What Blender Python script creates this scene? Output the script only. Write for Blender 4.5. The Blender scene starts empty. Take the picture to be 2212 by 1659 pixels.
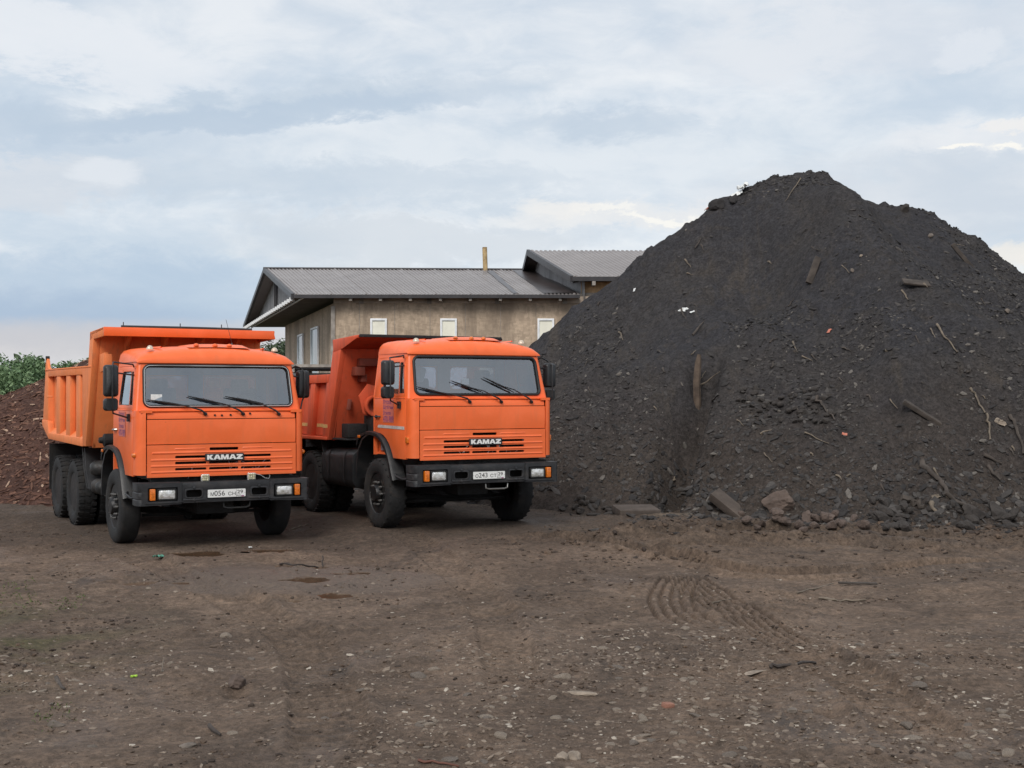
import bpy, bmesh, math, random
import numpy as np
from mathutils import Vector, Matrix
from mathutils.geometry import tessellate_polygon
random.seed(7); rng = np.random.default_rng(11)
SC = bpy.context.scene
COL = SC.collection
R = math.radians
# ---------------------------------------------------------------- camera
CAM_H, PITCH, FPX = 2.077, 0.0061, 1300.0
cd = bpy.data.cameras.new('camera'); cam = bpy.data.objects.new('camera', cd); COL.objects.link(cam)
cd.sensor_width = 36.0; cd.lens = 36.0 * FPX / 1024.0; cd.clip_start = 0.1; cd.clip_end = 3000
cam.location = (0, 0, CAM_H); cam.rotation_euler = (math.pi / 2 + PITCH, 0, 0)
SC.camera = cam
SC.view_settings.view_transform = 'Standard'; SC.view_settings.look = 'None'
SC.view_settings.exposure = 0.0; SC.view_settings.gamma = 1.0
SC.cycles.max_bounces = 6; SC.cycles.diffuse_bounces = 3; SC.cycles.glossy_bounces = 3
SC.cycles.transparent_max_bounces = 12; SC.cycles.caustics_reflective = False; SC.cycles.caustics_refractive = False
SC.cycles.use_denoising = True

# photograph pixels below are those of a 2212-wide view; a pixel becomes a world direction
def pdir(px, py):
    cx = (px / 2.16016 - 512) / FPX; cz = -(py / 2.16016 - 384) / FPX
    return np.array([cx, math.cos(PITCH) - math.sin(PITCH) * cz, math.sin(PITCH) + math.cos(PITCH) * cz])
def at(px, py, Y):
    d = pdir(px, py); return np.array([0, 0, CAM_H]) + d * (Y / d[1])
def gp(px, py, z=0.0):
    d = pdir(px, py); return np.array([0, 0, CAM_H]) + d * ((z - CAM_H) / d[2])

# ---------------------------------------------------------------- node helpers
class NT:
    def __init__(s, tree): s.t = tree; s.n = tree.nodes; s.l = tree.links
    def new(s, typ, **kw):
        n = s.n.new(typ)
        for k, v in kw.items(): setattr(n, k, v)
        return n
    def put(s, sock, v):
        if isinstance(v, bpy.types.NodeSocket): s.l.new(v, sock)
        elif v is not None:
            if hasattr(sock.default_value, '__len__') and not hasattr(v, '__len__'): v = (v,) * len(sock.default_value)
            if hasattr(v, '__len__') and len(sock.default_value) == 4 and len(v) == 3: v = tuple(v) + (1,)
            sock.default_value = v
    def math(s, op, a, b=None, c=None, clamp=False):
        n = s.new('ShaderNodeMath', operation=op, use_clamp=clamp)
        for i, v in enumerate((a, b, c)):
            if v is not None: s.put(n.inputs[i], v)
        return n.outputs[0]
    def vm(s, op, a, b=None):
        n = s.new('ShaderNodeVectorMath', operation=op); s.put(n.inputs[0], a)
        if b is not None: s.put(n.inputs[1], b)
        return n.outputs['Value'] if op in ('DOT_PRODUCT', 'LENGTH', 'DISTANCE') else n.outputs[0]
    def mix(s, f, a, b, blend='MIX'):
        n = s.new('ShaderNodeMix', data_type='RGBA', blend_type=blend); n.clamp_factor = True
        s.put(n.inputs[0], f); s.put(n.inputs[6], a); s.put(n.inputs[7], b); return n.outputs[2]
    def noise(s, vec, scale, detail=4, rough=.5, dist=0.0, out='Fac'):
        n = s.new('ShaderNodeTexNoise'); s.put(n.inputs['Vector'], vec); n.inputs['Scale'].default_value = scale
        n.inputs['Detail'].default_value = detail; n.inputs['Roughness'].default_value = rough
        n.inputs['Distortion'].default_value = dist; return n.outputs[out]
    def ramp(s, v, a, b, x=0.0, y=1.0):
        n = s.new('ShaderNodeMapRange'); n.interpolation_type = 'SMOOTHSTEP'
        s.put(n.inputs[0], v); n.inputs[1].default_value = a; n.inputs[2].default_value = b
        n.inputs[3].default_value = x; n.inputs[4].default_value = y; return n.outputs[0]
    def mapv(s, vec, scale=(1, 1, 1), rot=(0, 0, 0), loc=(0, 0, 0)):
        n = s.new('ShaderNodeMapping'); s.put(n.inputs[0], vec); n.inputs[1].default_value = loc
        n.inputs[2].default_value = rot; n.inputs[3].default_value = scale; return n.outputs[0]

# ---------------------------------------------------------------- sky
SUN_EL, SUN_AZ = R(42), R(196)          # azimuth clockwise from +Y (behind the camera, slightly left)
W = bpy.data.worlds.new('World'); SC.world = W; W.use_nodes = True
w = NT(W.node_tree); w.n.clear()
g = w.new('ShaderNodeTexCoord').outputs['Generated']
g = w.vm('NORMALIZE', g)
sky = w.new('ShaderNodeTexSky', sky_type='NISHITA'); sky.sun_disc = False
sky.sun_elevation = SUN_EL; sky.sun_rotation = SUN_AZ
w.l.new(g, sky.inputs[0])
sep = w.new('ShaderNodeSeparateXYZ'); w.l.new(g, sep.inputs[0]); Z = sep.outputs[2]
zz = w.math('ADD', w.math('ABSOLUTE', Z), 0.16)
pl = w.new('ShaderNodeCombineXYZ')
w.put(pl.inputs[0], w.math('DIVIDE', sep.outputs[0], zz)); w.put(pl.inputs[1], w.math('DIVIDE', sep.outputs[1], zz))
P2 = pl.outputs[0]
warp = w.noise(w.mapv(g, (16, 16, 34)), 1.0, 10, .68, .3, out='Color')
warp = w.vm('SUBTRACT', warp, (.5, .5, .5))
n1 = w.noise(w.mapv(P2, (.9, .55, 1), (0, 0, .25)), 1.3, 7, .55, .35)
n2 = w.noise(w.mapv(g, (4.5, 4.5, 15), (0, .12, 0)), 1.0, 8, .55, .4)
n3 = w.noise(w.mapv(g, (13, 13, 30), (0, .1, 0)), 1.0, 9, .62, .5)
cl = w.math('ADD', w.math('MULTIPLY', n1, .35), w.math('ADD', w.math('MULTIPLY', n2, .38), w.math('MULTIPLY', n3, .27)))
cl = w.ramp(cl, .42, .585)
base = w.mix(cl, (.60, .69, .79), (.86, .89, .92))
# more white overhead, bluer towards the horizon
base = w.mix(w.ramp(Z, .18, .40, 0, .55), base, (.72, .76, .82))
def blob(px, py, rx, ry, col, amt, warpk=.05, soft=1.0, tilt=0.0):
    """a cloud feature at a direction of the sky: elliptical patch with a ragged edge"""
    global base
    d = pdir(px, py); d = d / np.linalg.norm(d)
    rt = np.cross(d, (0, 0, 1)); rt /= np.linalg.norm(rt); up = np.cross(rt, d)
    c, s_ = math.cos(tilt), math.sin(tilt)
    a = (rt * c + up * s_) * (2808.0 / rx); b = (-rt * s_ + up * c) * (2808.0 / ry)
    q = w.vm('ADD', w.vm('SUBTRACT', g, tuple(d)), w.vm('MULTIPLY', warp, (warpk,) * 3))
    u = w.vm('DOT_PRODUCT', q, tuple(a)); v = w.vm('DOT_PRODUCT', q, tuple(b))
    r2 = w.math('ADD', w.math('MULTIPLY', u, u), w.math('MULTIPLY', v, v))
    m = w.math('MULTIPLY', w.ramp(r2, 1.0 - .9 * soft * .999, 1.0 + soft, 1, 0), amt)
    front = w.math('GREATER_THAN', w.vm('DOT_PRODUCT', g, tuple(d)), .6)
    base = w.mix(w.math('MULTIPLY', m, front), base, col)
BL, DK, WH, HOT, PK = (.44, .56, .71), (.33, .43, .58), (.83, .86, .90), (1.0, .97, .90), (.64, .61, .62)
blob(220, 650, 480, 90, BL, .75, .07)
blob(40, 700, 420, 60, (.36, .47, .64), .6, .04)
blob(120, 290, 340, 60, (.50, .60, .72), .6, .08)
blob(620, 225, 520, 35, (.54, .63, .73), .6, .06, 1.0, .12)
blob(1310, 262, 170, 30, (.47, .57, .69), .55, .05)
blob(2050, 190, 260, 50, (.58, .67, .77), .4, .08)
blob(1250, 340, 900, 90, (.58, .67, .76), .3, .06)
blob(140, 90, 300, 60, WH, .85, .09, .8, -.15)
blob(60, 400, 220, 55, (.70, .73, .78), .7, .09, .8, .1)
blob(900, 520, 380, 60, (.64, .69, .75), .7, .10, .8)
blob(700, 400, 500, 45, (.58, .66, .75), .6, .08, .9)
blob(2000, 430, 420, 90, (.66, .70, .76), .6, .08)
blob(1900, 90, 400, 70, (.72, .76, .82), .6, .09)
blob(300, 745, 700, 45, PK, .75, .02)
blob(1330, 462, 260, 26, (.86, .85, .84), .7, .05, .9)
blob(1430, 464, 100, 9, HOT, .8, .06, 1.0)
blob(1300, 448, 60, 8, HOT, .6, .06, 1.0)
blob(1210, 452, 70, 14, (.9, .88, .85), .6, .04, .7)
blob(2140, 295, 190, 34, (.88, .88, .89), .6, .07, 1.0)
blob(2075, 318, 46, 9, HOT, .95, .05, .9)
blob(2185, 312, 32, 9, HOT, .95, .05, .9)
blob(2190, 265, 60, 12, (.9, .88, .86), .8, .04, .6)
blob(2200, 560, 80, 30, (.92, .86, .78), .7, .04, .8)
blob(560, 250, 420, 26, (.50, .60, .72), .7, .05, .8, .12)
blob(230, 380, 60, 30, WH, .6, .05, .8)
blob(1700, 100, 170, 60, (.80, .83, .87), .7, .09, .7)
blob(1530, 252, 45, 18, WH, .4, .07, 1.0)
blob(2100, 110, 60, 40, WH, .5, .06, .7)
below = w.ramp(Z, -.03, .0, 1, 0)
base = w.mix(below, base, (.16, .15, .14))
bg1 = w.new('ShaderNodeBackground'); w.put(bg1.inputs[0], base); bg1.inputs[1].default_value = 1.08
bg2 = w.new('ShaderNodeBackground'); w.put(bg2.inputs[0], sky.outputs[0]); bg2.inputs[1].default_value = 0.06
mx = w.new('ShaderNodeMixShader'); mx.inputs[0].default_value = .12
w.l.new(bg1.outputs[0], mx.inputs[1]); w.l.new(bg2.outputs[0], mx.inputs[2])
w.l.new(mx.outputs[0], w.new('ShaderNodeOutputWorld').inputs[0])
W.cycles.sampling_method = 'MANUAL'; W.cycles.sample_map_resolution = 512

sd = bpy.data.lights.new('sun', 'SUN'); sd.energy = 2.15; sd.angle = R(26); sd.color = (1.0, .95, .88)
sun = bpy.data.objects.new('sun', sd); COL.objects.link(sun)
sdir = Vector((math.sin(SUN_AZ) * math.cos(SUN_EL), math.cos(SUN_AZ) * math.cos(SUN_EL), math.sin(SUN_EL)))
sun.rotation_euler = sdir.to_track_quat('Z', 'Y').to_euler()

# ---------------------------------------------------------------- materials
MATS = {}
def mat(name, col, rough=.6, metal=0.0, var=0.0, vscale=6.0, bump=0.0, bscale=40.0, dirt=None, dirt_amt=0.0, dscale=3.0, spec=.5, coat=0.0, vcol=None, bdetail=5):
    if name in MATS: return MATS[name]
    m = bpy.data.materials.new(name); m.use_nodes = True; t = NT(m.node_tree)
    b = t.n['Principled BSDF']; co = t.new('ShaderNodeTexCoord').outputs['Object']
    b.inputs['Roughness'].default_value = rough; b.inputs['Metallic'].default_value = metal
    b.inputs['Specular IOR Level'].default_value = spec; b.inputs['Coat Weight'].default_value = coat
    c = col
    if var:
        f = t.ramp(t.noise(co, vscale, 6, .6), .3, .7)
        c = t.mix(f, tuple(x * (1 - var) for x in col), vcol or tuple(min(1, x * (1 + var)) for x in col))
    if dirt:
        f = t.ramp(t.noise(co, dscale, 7, .65, .6), .46, .74, 0, dirt_amt)
        c = t.mix(f, c if not isinstance(c, tuple) else c, dirt)
        t.put(b.inputs['Roughness'], t.math('ADD', rough, t.math('MULTIPLY', f, .35)))
    t.put(b.inputs['Base Color'], c)
    if bump:
        bn = t.new('ShaderNodeBump'); bn.inputs['Strength'].default_value = bump; bn.inputs['Distance'].default_value = .02
        t.put(bn.inputs['Height'], t.noise(co, bscale, bdetail, .6)); t.l.new(bn.outputs[0], b.inputs['Normal'])
    MATS[name] = m; return m

def paint(name, col, dirtc, amt, rough=.42, fade=None):
    """weathered vehicle paint: faded patches, road film low down, rust specks"""
    m = bpy.data.materials.new(name); m.use_nodes = True; t = NT(m.node_tree); b = t.n['Principled BSDF']
    co = t.new('ShaderNodeTexCoord').outputs['Object']
    sz = t.new('ShaderNodeSeparateXYZ'); t.put(sz.inputs[0], co)
    c = t.mix(t.ramp(t.noise(co, 1.7, 5, .6, .5), .35, .7), col, fade or tuple(min(1, x * 1.12 + .015) for x in col))
    streak = t.noise(t.mapv(co, (9, 9, 1.2)), 1.4, 6, .65, .2)
    f = t.ramp(streak, .5, .8, 0, amt)
    c = t.mix(f, c, dirtc)
    low = t.math('MULTIPLY', t.ramp(sz.outputs[2], 1.9, .95, 0, .35), t.noise(co, 5, 5, .6))
    c = t.mix(low, c, dirtc)
    speck = t.ramp(t.noise(co, 30, 4, .7), .70, .78, 0, .7)
    c = t.mix(speck, c, (.10, .035, .018))
    t.put(b.inputs['Base Color'], c)
    t.put(b.inputs['Roughness'], t.math('ADD', rough, t.math('MULTIPLY', t.noise(co, 7, 4), .18)))
    b.inputs['Specular IOR Level'].default_value = .5
    bn = t.new('ShaderNodeBump'); bn.inputs['Strength'].default_value = .12; bn.inputs['Distance'].default_value = .05
    t.put(bn.inputs['Height'], t.noise(co, 2.2, 3, .5)); t.l.new(bn.outputs[0], b.inputs['Normal'])
    return m
M_CAB = paint('orange_cab_paint', (.90, .150, .032), (.42, .17, .085), .20, .30)
M_BODY1 = paint('orange_body_paint', (.80, .220, .062), (.34, .15, .08), .6, .55)
M_BODY2 = paint('red_orange_body_paint', (.62, .090, .030), (.17, .065, .04), .6, .55)
M_BODYD = paint('grimy_red_paint', (.22, .050, .028), (.06, .035, .03), .8, .6)
M_BLACKP = mat('black_bumper_paint', (.022, .023, .026), .5, 0, .3, 4, .25, 60, (.07, .06, .055), .6, 4)
M_CHASSIS = mat('grimy_chassis', (.009, .009, .010), .7, 0, .4, 8, .5, 40, (.028, .024, .021), .6, 5)
M_PLAST = mat('black_plastic', (.016, .017, .019), .42, 0, .2, 8, .15, 80, (.05, .045, .04), .4, 6)
M_TYRE = mat('tyre_rubber', (.013, .013, .014), .8, 0, .3, 9, .4, 60, (.048, .040, .034), .7, 3.5)
M_RIM = mat('dark_rim_metal', (.026, .026, .028), .42, .5, .3, 9, .2, 50, (.09, .075, .06), .6, 6)
M_RIMG = mat('grey_rim_metal', (.045, .045, .045), .5, .4, .4, 6, .3, 40, (.06, .05, .045), .8, 6)
M_STEEL = mat('bare_steel', (.35, .34, .32), .35, .8, .2, 20, .1, 60)
M_NUT = mat('worn_nut_metal', (.20, .195, .19), .4, .6, .3, 30)
M_CHROME = mat('bright_trim', (.62, .62, .60), .25, .7)
M_WHITE = mat('white_letter_paint', (.80, .80, .78), .5)
M_BLK = mat('black_letter_paint', (.012, .012, .014), .5)
M_VIOLET = mat('violet_letter_film', (.16, .045, .20), .55)
M_LILAC = mat('lilac_film', (.62, .17, .13), .6)
M_REDP = mat('red_stripe', (.5, .03, .03), .5); M_BLUEP = mat('blue_stripe', (.03, .06, .35), .5)
M_TAPE = mat('reflective_tape', (.52, .50, .48), .45, 0, .15, 20)
M_TAPEY = mat('yellowed_tape', (.62, .40, .16), .5, 0, .2, 20)
M_AMBER = mat('amber_lens', (.72, .17, .012), .18, 0, .25, 30, .4, 120, coat=.6)
M_LENS = mat('headlamp_lens', (.85, .83, .74), .12, .6, .35, 22, .5, 70, coat=.9)
M_WORK = mat('work_lamp_lens', (.55, .52, .36), .25, .4, .3, 60, .5, 160, coat=.5)
M_MARK = mat('clear_marker_lens', (.62, .52, .40), .25, .1, .15, 40, coat=.6)
M_RUBBER = mat('window_rubber', (.012, .012, .013), .55)
M_SEAT = mat('seat_fabric', (.17, .17, .19), .9, 0, .3, 9)
M_DASH = mat('dashboard_plastic', (.06, .065, .07), .6, 0, .2, 8)
M_LINER = mat('cab_lining', (.30, .33, .38), .8, 0, .2, 3)
M_PAPER = mat('white_paper', (.8, .8, .78), .7, 0, .1, 30)
M_TARP = mat('dark_tarp_roll', (.03, .03, .032), .7, 0, .3, 10, .3, 30)
M_RAG1 = mat('green_cloth', (.10, .30, .22), .8, 0, .3, 15, .4, 30)
M_RAG2 = mat('white_plastic_scrap', (.72, .73, .72), .5, 0, .1, 20, .3, 40)
def glass(name, tint, refl, rough=.03):
    m = bpy.data.materials.new(name); m.use_nodes = True; t = NT(m.node_tree); t.n.clear()
    tr = t.new('ShaderNodeBsdfTransparent'); tr.inputs[0].default_value = tint + (1,)
    gl = t.new('ShaderNodeBsdfGlossy'); gl.inputs['Roughness'].default_value = rough; gl.inputs[0].default_value = (.9, .95, 1, 1)
    df = t.new('ShaderNodeBsdfDiffuse'); df.inputs[0].default_value = (.30, .29, .27, 1)
    co = t.new('ShaderNodeTexCoord').outputs['Object']
    fr = t.new('ShaderNodeFresnel'); fr.inputs[0].default_value = 1.5
    f = t.math('ADD', refl, t.math('MULTIPLY', fr.outputs[0], 1.3), clamp=True)
    m1 = t.new('ShaderNodeMixShader'); t.put(m1.inputs[0], f); t.l.new(tr.outputs[0], m1.inputs[1]); t.l.new(gl.outputs[0], m1.inputs[2])
    m2 = t.new('ShaderNodeMixShader'); t.put(m2.inputs[0], t.ramp(t.noise(co, 1.9, 7, .7, .8), .38, .72, .0, .12))
    t.l.new(m1.outputs[0], m2.inputs[1]); t.l.new(df.outputs[0], m2.inputs[2])
    t.l.new(m2.outputs[0], t.new('ShaderNodeOutputMaterial').inputs[0]); return m
M_GLASS = glass('window_glass', (.70, .77, .84), .20)

# ---------------------------------------------------------------- mesh builder
class MB:
    def __init__(s): s.v = []; s.f = []
    def add(s, vs, fs):
        o = len(s.v); s.v += [tuple(float(c) for c in p) for p in vs]; s.f += [tuple(i + o for i in f) for f in fs]; return s
    def box(s, c, d, rot=None):
        hx, hy, hz = d[0] / 2, d[1] / 2, d[2] / 2
        vs = [Vector((x * hx, y * hy, z * hz)) for x in (-1, 1) for y in (-1, 1) for z in (-1, 1)]
        if rot is not None: vs = [rot @ v for v in vs]
        return s.add([v + Vector(c) for v in vs], [(0, 1, 3, 2), (4, 6, 7, 5), (0, 4, 5, 1), (2, 3, 7, 6), (0, 2, 6, 4), (1, 5, 7, 3)])
    def bx(s, x0, x1, y0, y1, z0, z1): return s.box(((x0 + x1) / 2, (y0 + y1) / 2, (z0 + z1) / 2), (x1 - x0, y1 - y0, z1 - z0))
    def prism(s, poly, mapf, a, b):
        """closed outline in (u,v) between depths a and b"""
        n = len(poly)
        vs = [mapf(u, v, a) for u, v in poly] + [mapf(u, v, b) for u, v in poly]
        tr = tessellate_polygon([[Vector((u, v, 0)) for u, v in poly]])
        fs = [tuple(t) for t in tr] + [tuple(i + n for i in reversed(t)) for t in tr]
        fs += [(i, (i + 1) % n, (i + 1) % n + n, i + n) for i in range(n)]
        return s.add(vs, fs)
    def plate(s, outer, holes, mapf, a, b):
        loops = [outer] + holes; flat = [p for l in loops for p in l]; n = len(flat)
        tr = tessellate_polygon([[Vector((u, v, 0)) for u, v in l] for l in loops])
        vs = [mapf(u, v, a) for u, v in flat] + [mapf(u, v, b) for u, v in flat]
        fs = [tuple(t) for t in tr] + [tuple(i + n for i in reversed(t)) for t in tr]
        o = 0
        for l in loops:
            k = len(l); fs += [(o + i, o + (i + 1) % k, o + (i + 1) % k + n, o + i + n) for i in range(k)]; o += k
        return s.add(vs, fs)
    def tube(s, pts, r, n=8, closed=False, cap=True):
        pts = [Vector(p) for p in pts]; m = len(pts); vs = []; up = None
        for i, p in enumerate(pts):
            a = pts[(i - 1) % m] if (i > 0 or closed) else p; b = pts[(i + 1) % m] if (i < m - 1 or closed) else p
            d = (b - a).normalized()
            if up is None: up = Vector((0, 0, 1)) if abs(d.z) < .9 else Vector((1, 0, 0))
            x = d.cross(up).normalized(); up = x.cross(d).normalized()
            rr = r[i] if hasattr(r, '__len__') else r
            vs += [p + (x * math.cos(2 * math.pi * k / n) + up * math.sin(2 * math.pi * k / n)) * rr for k in range(n)]
        fs = []
        for i in range(m if closed else m - 1):
            j = (i + 1) % m
            fs += [(i * n + k, i * n + (k + 1) % n, j * n + (k + 1) % n, j * n + k) for k in range(n)]
        if cap and not closed: fs += [tuple(range(n))[::-1], tuple((m - 1) * n + k for k in range(n))]
        return s.add(vs, fs)
    def lathe(s, prof, c, axis='x', n=32, flip=1):
        """prof = [(radius, along axis)]"""
        vs = []
        for r, a in prof:
            for k in range(n):
                t = 2 * math.pi * k / n; u, v = r * math.cos(t), r * math.sin(t)
                p = {'x': (a * flip, u, v), 'y': (u, a * flip, v), 'z': (u, v, a * flip)}[axis]
                vs.append((p[0] + c[0], p[1] + c[1], p[2] + c[2]))
        fs = [(i * n + k, i * n + (k + 1) % n, (i + 1) * n + (k + 1) % n, (i + 1) * n + k) for i in range(len(prof) - 1) for k in range(n)]
        if prof[0][0] > 1e-4: fs.append(tuple(range(n)))
        if prof[-1][0] > 1e-4: fs.append(tuple((len(prof) - 1) * n + k for k in range(n)))
        return s.add(vs, fs)
    def grid(s, fn, nu, nv):
        vs = [fn(i / nu, j / nv) for j in range(nv + 1) for i in range(nu + 1)]
        fs = [(j * (nu + 1) + i, j * (nu + 1) + i + 1, (j + 1) * (nu + 1) + i + 1, (j + 1) * (nu + 1) + i) for j in range(nv) for i in range(nu)]
        return s.add(vs, fs)
    def bridge(s, l1, l2, closed=True):
        n = len(l1); s.add(list(l1) + list(l2), [(i, (i + 1) % n, (i + 1) % n + n, i + n) for i in range(n if closed else n - 1)]); return s
    def build(s, name, m, parent=None, bevel=0.0, seg=2, smooth=35, noweld=False, mx=None):
        me = bpy.data.meshes.new(name); me.from_pydata(s.v, [], s.f)
        bm = bmesh.new(); bm.from_mesh(me)
        if not noweld: bmesh.ops.remove_doubles(bm, verts=bm.verts, dist=1e-5)
        bmesh.ops.recalc_face_normals(bm, faces=bm.faces)
        if bevel:
            ed = [e for e in bm.edges if len(e.link_faces) == 2 and e.calc_face_angle(0) > R(28)]
            bmesh.ops.bevel(bm, geom=ed, offset=bevel, segments=seg, profile=.5, affect='EDGES', clamp_overlap=True)
        for f in bm.faces: f.smooth = True
        bm.to_mesh(me); bm.free()
        me.set_sharp_from_angle(angle=R(smooth))
        me.materials.append(m)
        o = bpy.data.objects.new(name, me); COL.objects.link(o)
        if parent is not None: o.parent = parent
        if mx is not None: o.matrix_local = mx
        return o
def npmesh(name, V, F, m, parent=None, smooth=False, k=None):
    """V (n,3), F (m,k) arrays"""
    me = bpy.data.meshes.new(name); V = np.asarray(V, np.float32); F = np.asarray(F, np.int32); k = F.shape[1]
    me.vertices.add(len(V)); me.vertices.foreach_set('co', V.ravel())
    me.loops.add(F.size); me.loops.foreach_set('vertex_index', F.ravel())
    me.polygons.add(len(F)); me.polygons.foreach_set('loop_start', np.arange(0, F.size, k, dtype=np.int32))
    me.polygons.foreach_set('use_smooth', np.full(len(F), smooth))
    me.update(calc_edges=True); me.validate()
    me.materials.append(m)
    o = bpy.data.objects.new(name, me); COL.objects.link(o)
    if parent is not None: o.parent = parent
    return o
def tag(o, label=None, cat=None, group=None, kind=None):
    for k, v in (('label', label), ('category', cat), ('group', group), ('kind', kind)):
        if v: o[k] = v
    return o
def empty(name, loc, rz=0, rot=None):
    o = bpy.data.objects.new(name, None); COL.objects.link(o); o.location = loc; o.rotation_euler = rot or (0, 0, rz); o.empty_display_size = .3; return o
def rrect(x0, x1, z0, z1, r, n=5):
    pts = []
    for cx, cz, a in ((x1 - r, z0 + r, -90), (x1 - r, z1 - r, 0), (x0 + r, z1 - r, 90), (x0 + r, z0 + r, 180)):
        pts += [(cx + r * math.cos(R(a + 90 * k / n)), cz + r * math.sin(R(a + 90 * k / n))) for k in range(n + 1)]
    return pts
def text_poly(txt, w_, h_):
    """text as (verts, faces) filling a w x h rectangle"""
    c = bpy.data.curves.new('t', 'FONT'); c.body = txt; o = bpy.data.objects.new('t', c); COL.objects.link(o)
    bpy.context.view_layer.update()
    me = bpy.data.meshes.new_from_object(o.evaluated_get(bpy.context.evaluated_depsgraph_get()))
    V = np.array([v.co[:2] for v in me.vertices]); F = [tuple(p.vertices) for p in me.polygons]
    bpy.data.objects.remove(o); bpy.data.curves.remove(c); bpy.data.meshes.remove(me)
    if not len(V): return [], []
    mn, mxx = V.min(0), V.max(0); V = (V - mn) / (mxx - mn) * (w_, h_)
    return [tuple(p) for p in V], F

# ---------------------------------------------------------------- noise (numpy)
def _h(ix, iy, s):
    n = (ix.astype(np.int64) * 374761393 + iy.astype(np.int64) * 668265263 + s * 1442695041) & 0xffffffff
    n = ((n ^ (n >> 13)) * 1274126177) & 0xffffffff
    return ((n ^ (n >> 16)) & 0xffff) / 65535.0
def vn(x, y, s=0):
    x = np.asarray(x, float); y = np.asarray(y, float); ix = np.floor(x); iy = np.floor(y); fx = x - ix; fy = y - iy
    fx = fx * fx * fx * (fx * (fx * 6 - 15) + 10); fy = fy * fy * fy * (fy * (fy * 6 - 15) + 10)
    a, b, c, d = _h(ix, iy, s), _h(ix + 1, iy, s), _h(ix, iy + 1, s), _h(ix + 1, iy + 1, s)
    return (a + (b - a) * fx) * (1 - fy) + (c + (d - c) * fx) * fy
def fbm(x, y, o=4, s=0, gain=.5):
    t = 0; a = 1; n = 0; x = np.asarray(x, float); y = np.asarray(y, float)
    for i in range(o):
        t = t + a * vn(x, y, s + i * 17); n += a; a *= gain; x, y = x * 1.93 + y * .53 + 3.1, y * 1.93 - x * .27 + 7.7
    return t / n - .5
def sst(a, b, x): t = np.clip((np.asarray(x, float) - a) / (b - a), 0, 1); return t * t * (3 - 2 * t)

# ---------------------------------------------------------------- terrain
T1 = dict(x=-3.8086, y=17.3527, r=.5124, z=0.0)
T2 = dict(x=-.334, y=18.6673, r=.5017, z=.073)
def tloc(T, x, y):
    c, s = math.cos(T['r']), math.sin(T['r']); dx, dy = x - T['x'], y - T['y']; return c * dx + s * dy, -s * dx + c * dy
TR_A = [gp(*p)[:2] for p in ((1455, 1236), (1500, 1262), (1560, 1300), (1620, 1338), (1690, 1378), (1750, 1412))]
TR_B = [gp(*p)[:2] for p in ((1490, 1236), (1462, 1256), (1448, 1285), (1462, 1325), (1520, 1362))]
TR_C = [gp(*p)[:2] for p in ((870, 1160), (960, 1220), (1040, 1290), (1090, 1400), (1120, 1520))]
TR_D = [gp(*p)[:2] for p in ((1080, 1165), (1230, 1178), (1420, 1200), (1700, 1240), (2200, 1215))]
TR_E = [gp(*p)[:2] for p in ((1210, 1160), (1350, 1172), (1600, 1172), (1900, 1165), (2250, 1175))]
TR_F = [gp(*p)[:2] for p in ((1700, 1385), (1790, 1440), (1880, 1505), (2050, 1640))]
TR_G = [gp(*p)[:2] for p in ((250, 1190), (420, 1260), (640, 1370), (700, 1500), (720, 1650))]
def pathdist(x, y, pts):
    """signed distance and running length along a smooth path"""
    P = []
    for i in range(len(pts) - 1):
        p0 = pts[max(i - 1, 0)]; p1 = pts[i]; p2 = pts[i + 1]; p3 = pts[min(i + 2, len(pts) - 1)]
        for t in np.linspace(0, 1, 6, endpoint=False):
            P.append(.5 * ((2 * p1) + (-p0 + p2) * t + (2 * p0 - 5 * p1 + 4 * p2 - p3) * t * t + (-p0 + 3 * p1 - 3 * p2 + p3) * t ** 3))
    P.append(pts[-1]); P = np.array(P)
    best = np.full(x.shape, 9.0); sg = np.zeros(x.shape); ln = np.zeros(x.shape); acc = 0
    m = (x > P[:, 0].min() - 1.2) & (x < P[:, 0].max() + 1.2) & (y > P[:, 1].min() - 1.2) & (y < P[:, 1].max() + 1.2)
    xs, ys = x[m], y[m]; bb = best[m]; ss = sg[m]; ll = ln[m]
    for a, b in zip(P[:-1], P[1:]):
        d = b - a; L = np.hypot(*d) + 1e-9; d = d / L
        t = np.clip((xs - a[0]) * d[0] + (ys - a[1]) * d[1], 0, L)
        qx = xs - a[0] - d[0] * t; qy = ys - a[1] - d[1] * t; dd = np.hypot(qx, qy); k = dd < bb
        bb = np.where(k, dd, bb); ss = np.where(k, qx * d[1] - qy * d[0], ss); ll = np.where(k, acc + t, ll); acc += L
    best[m] = bb; sg[m] = np.sign(ss) * bb; ln[m] = ll
    return best, sg, ln, acc
PUD = [(660, 1250, 48, 7), (720, 1285, 36, 6), (300, 1260, 34, 4), (760, 1238, 50, 4), (430, 1196, 95, 6), (640, 1298, 22, 3), (385, 1259, 25, 3), (590, 1190, 60, 5), (640, 1224, 60, 4)]
def pud_world():
    out = []
    for px, py, a, b in PUD:
        c = gp(px, py); e = gp(px + a, py); f1, f2 = gp(px, py - b), gp(px, py + b)
        out.append((c[0], c[1], abs(e[0] - c[0]), (f1[1] - f2[1]) / 2))
    return out
PW = pud_world()
def pud_r(x, y, c):
    a = np.arctan2((y - c[1]) / c[3], (x - c[0]) / c[2])
    r = np.hypot((x - c[0]) / c[2], (y - c[1]) / c[3])
    return r / (1 + .35 * (vn(np.cos(a) * 1.6 + c[0] * 9, np.sin(a) * 1.6 + c[1] * 5, 3) - .5) * 2)
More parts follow.
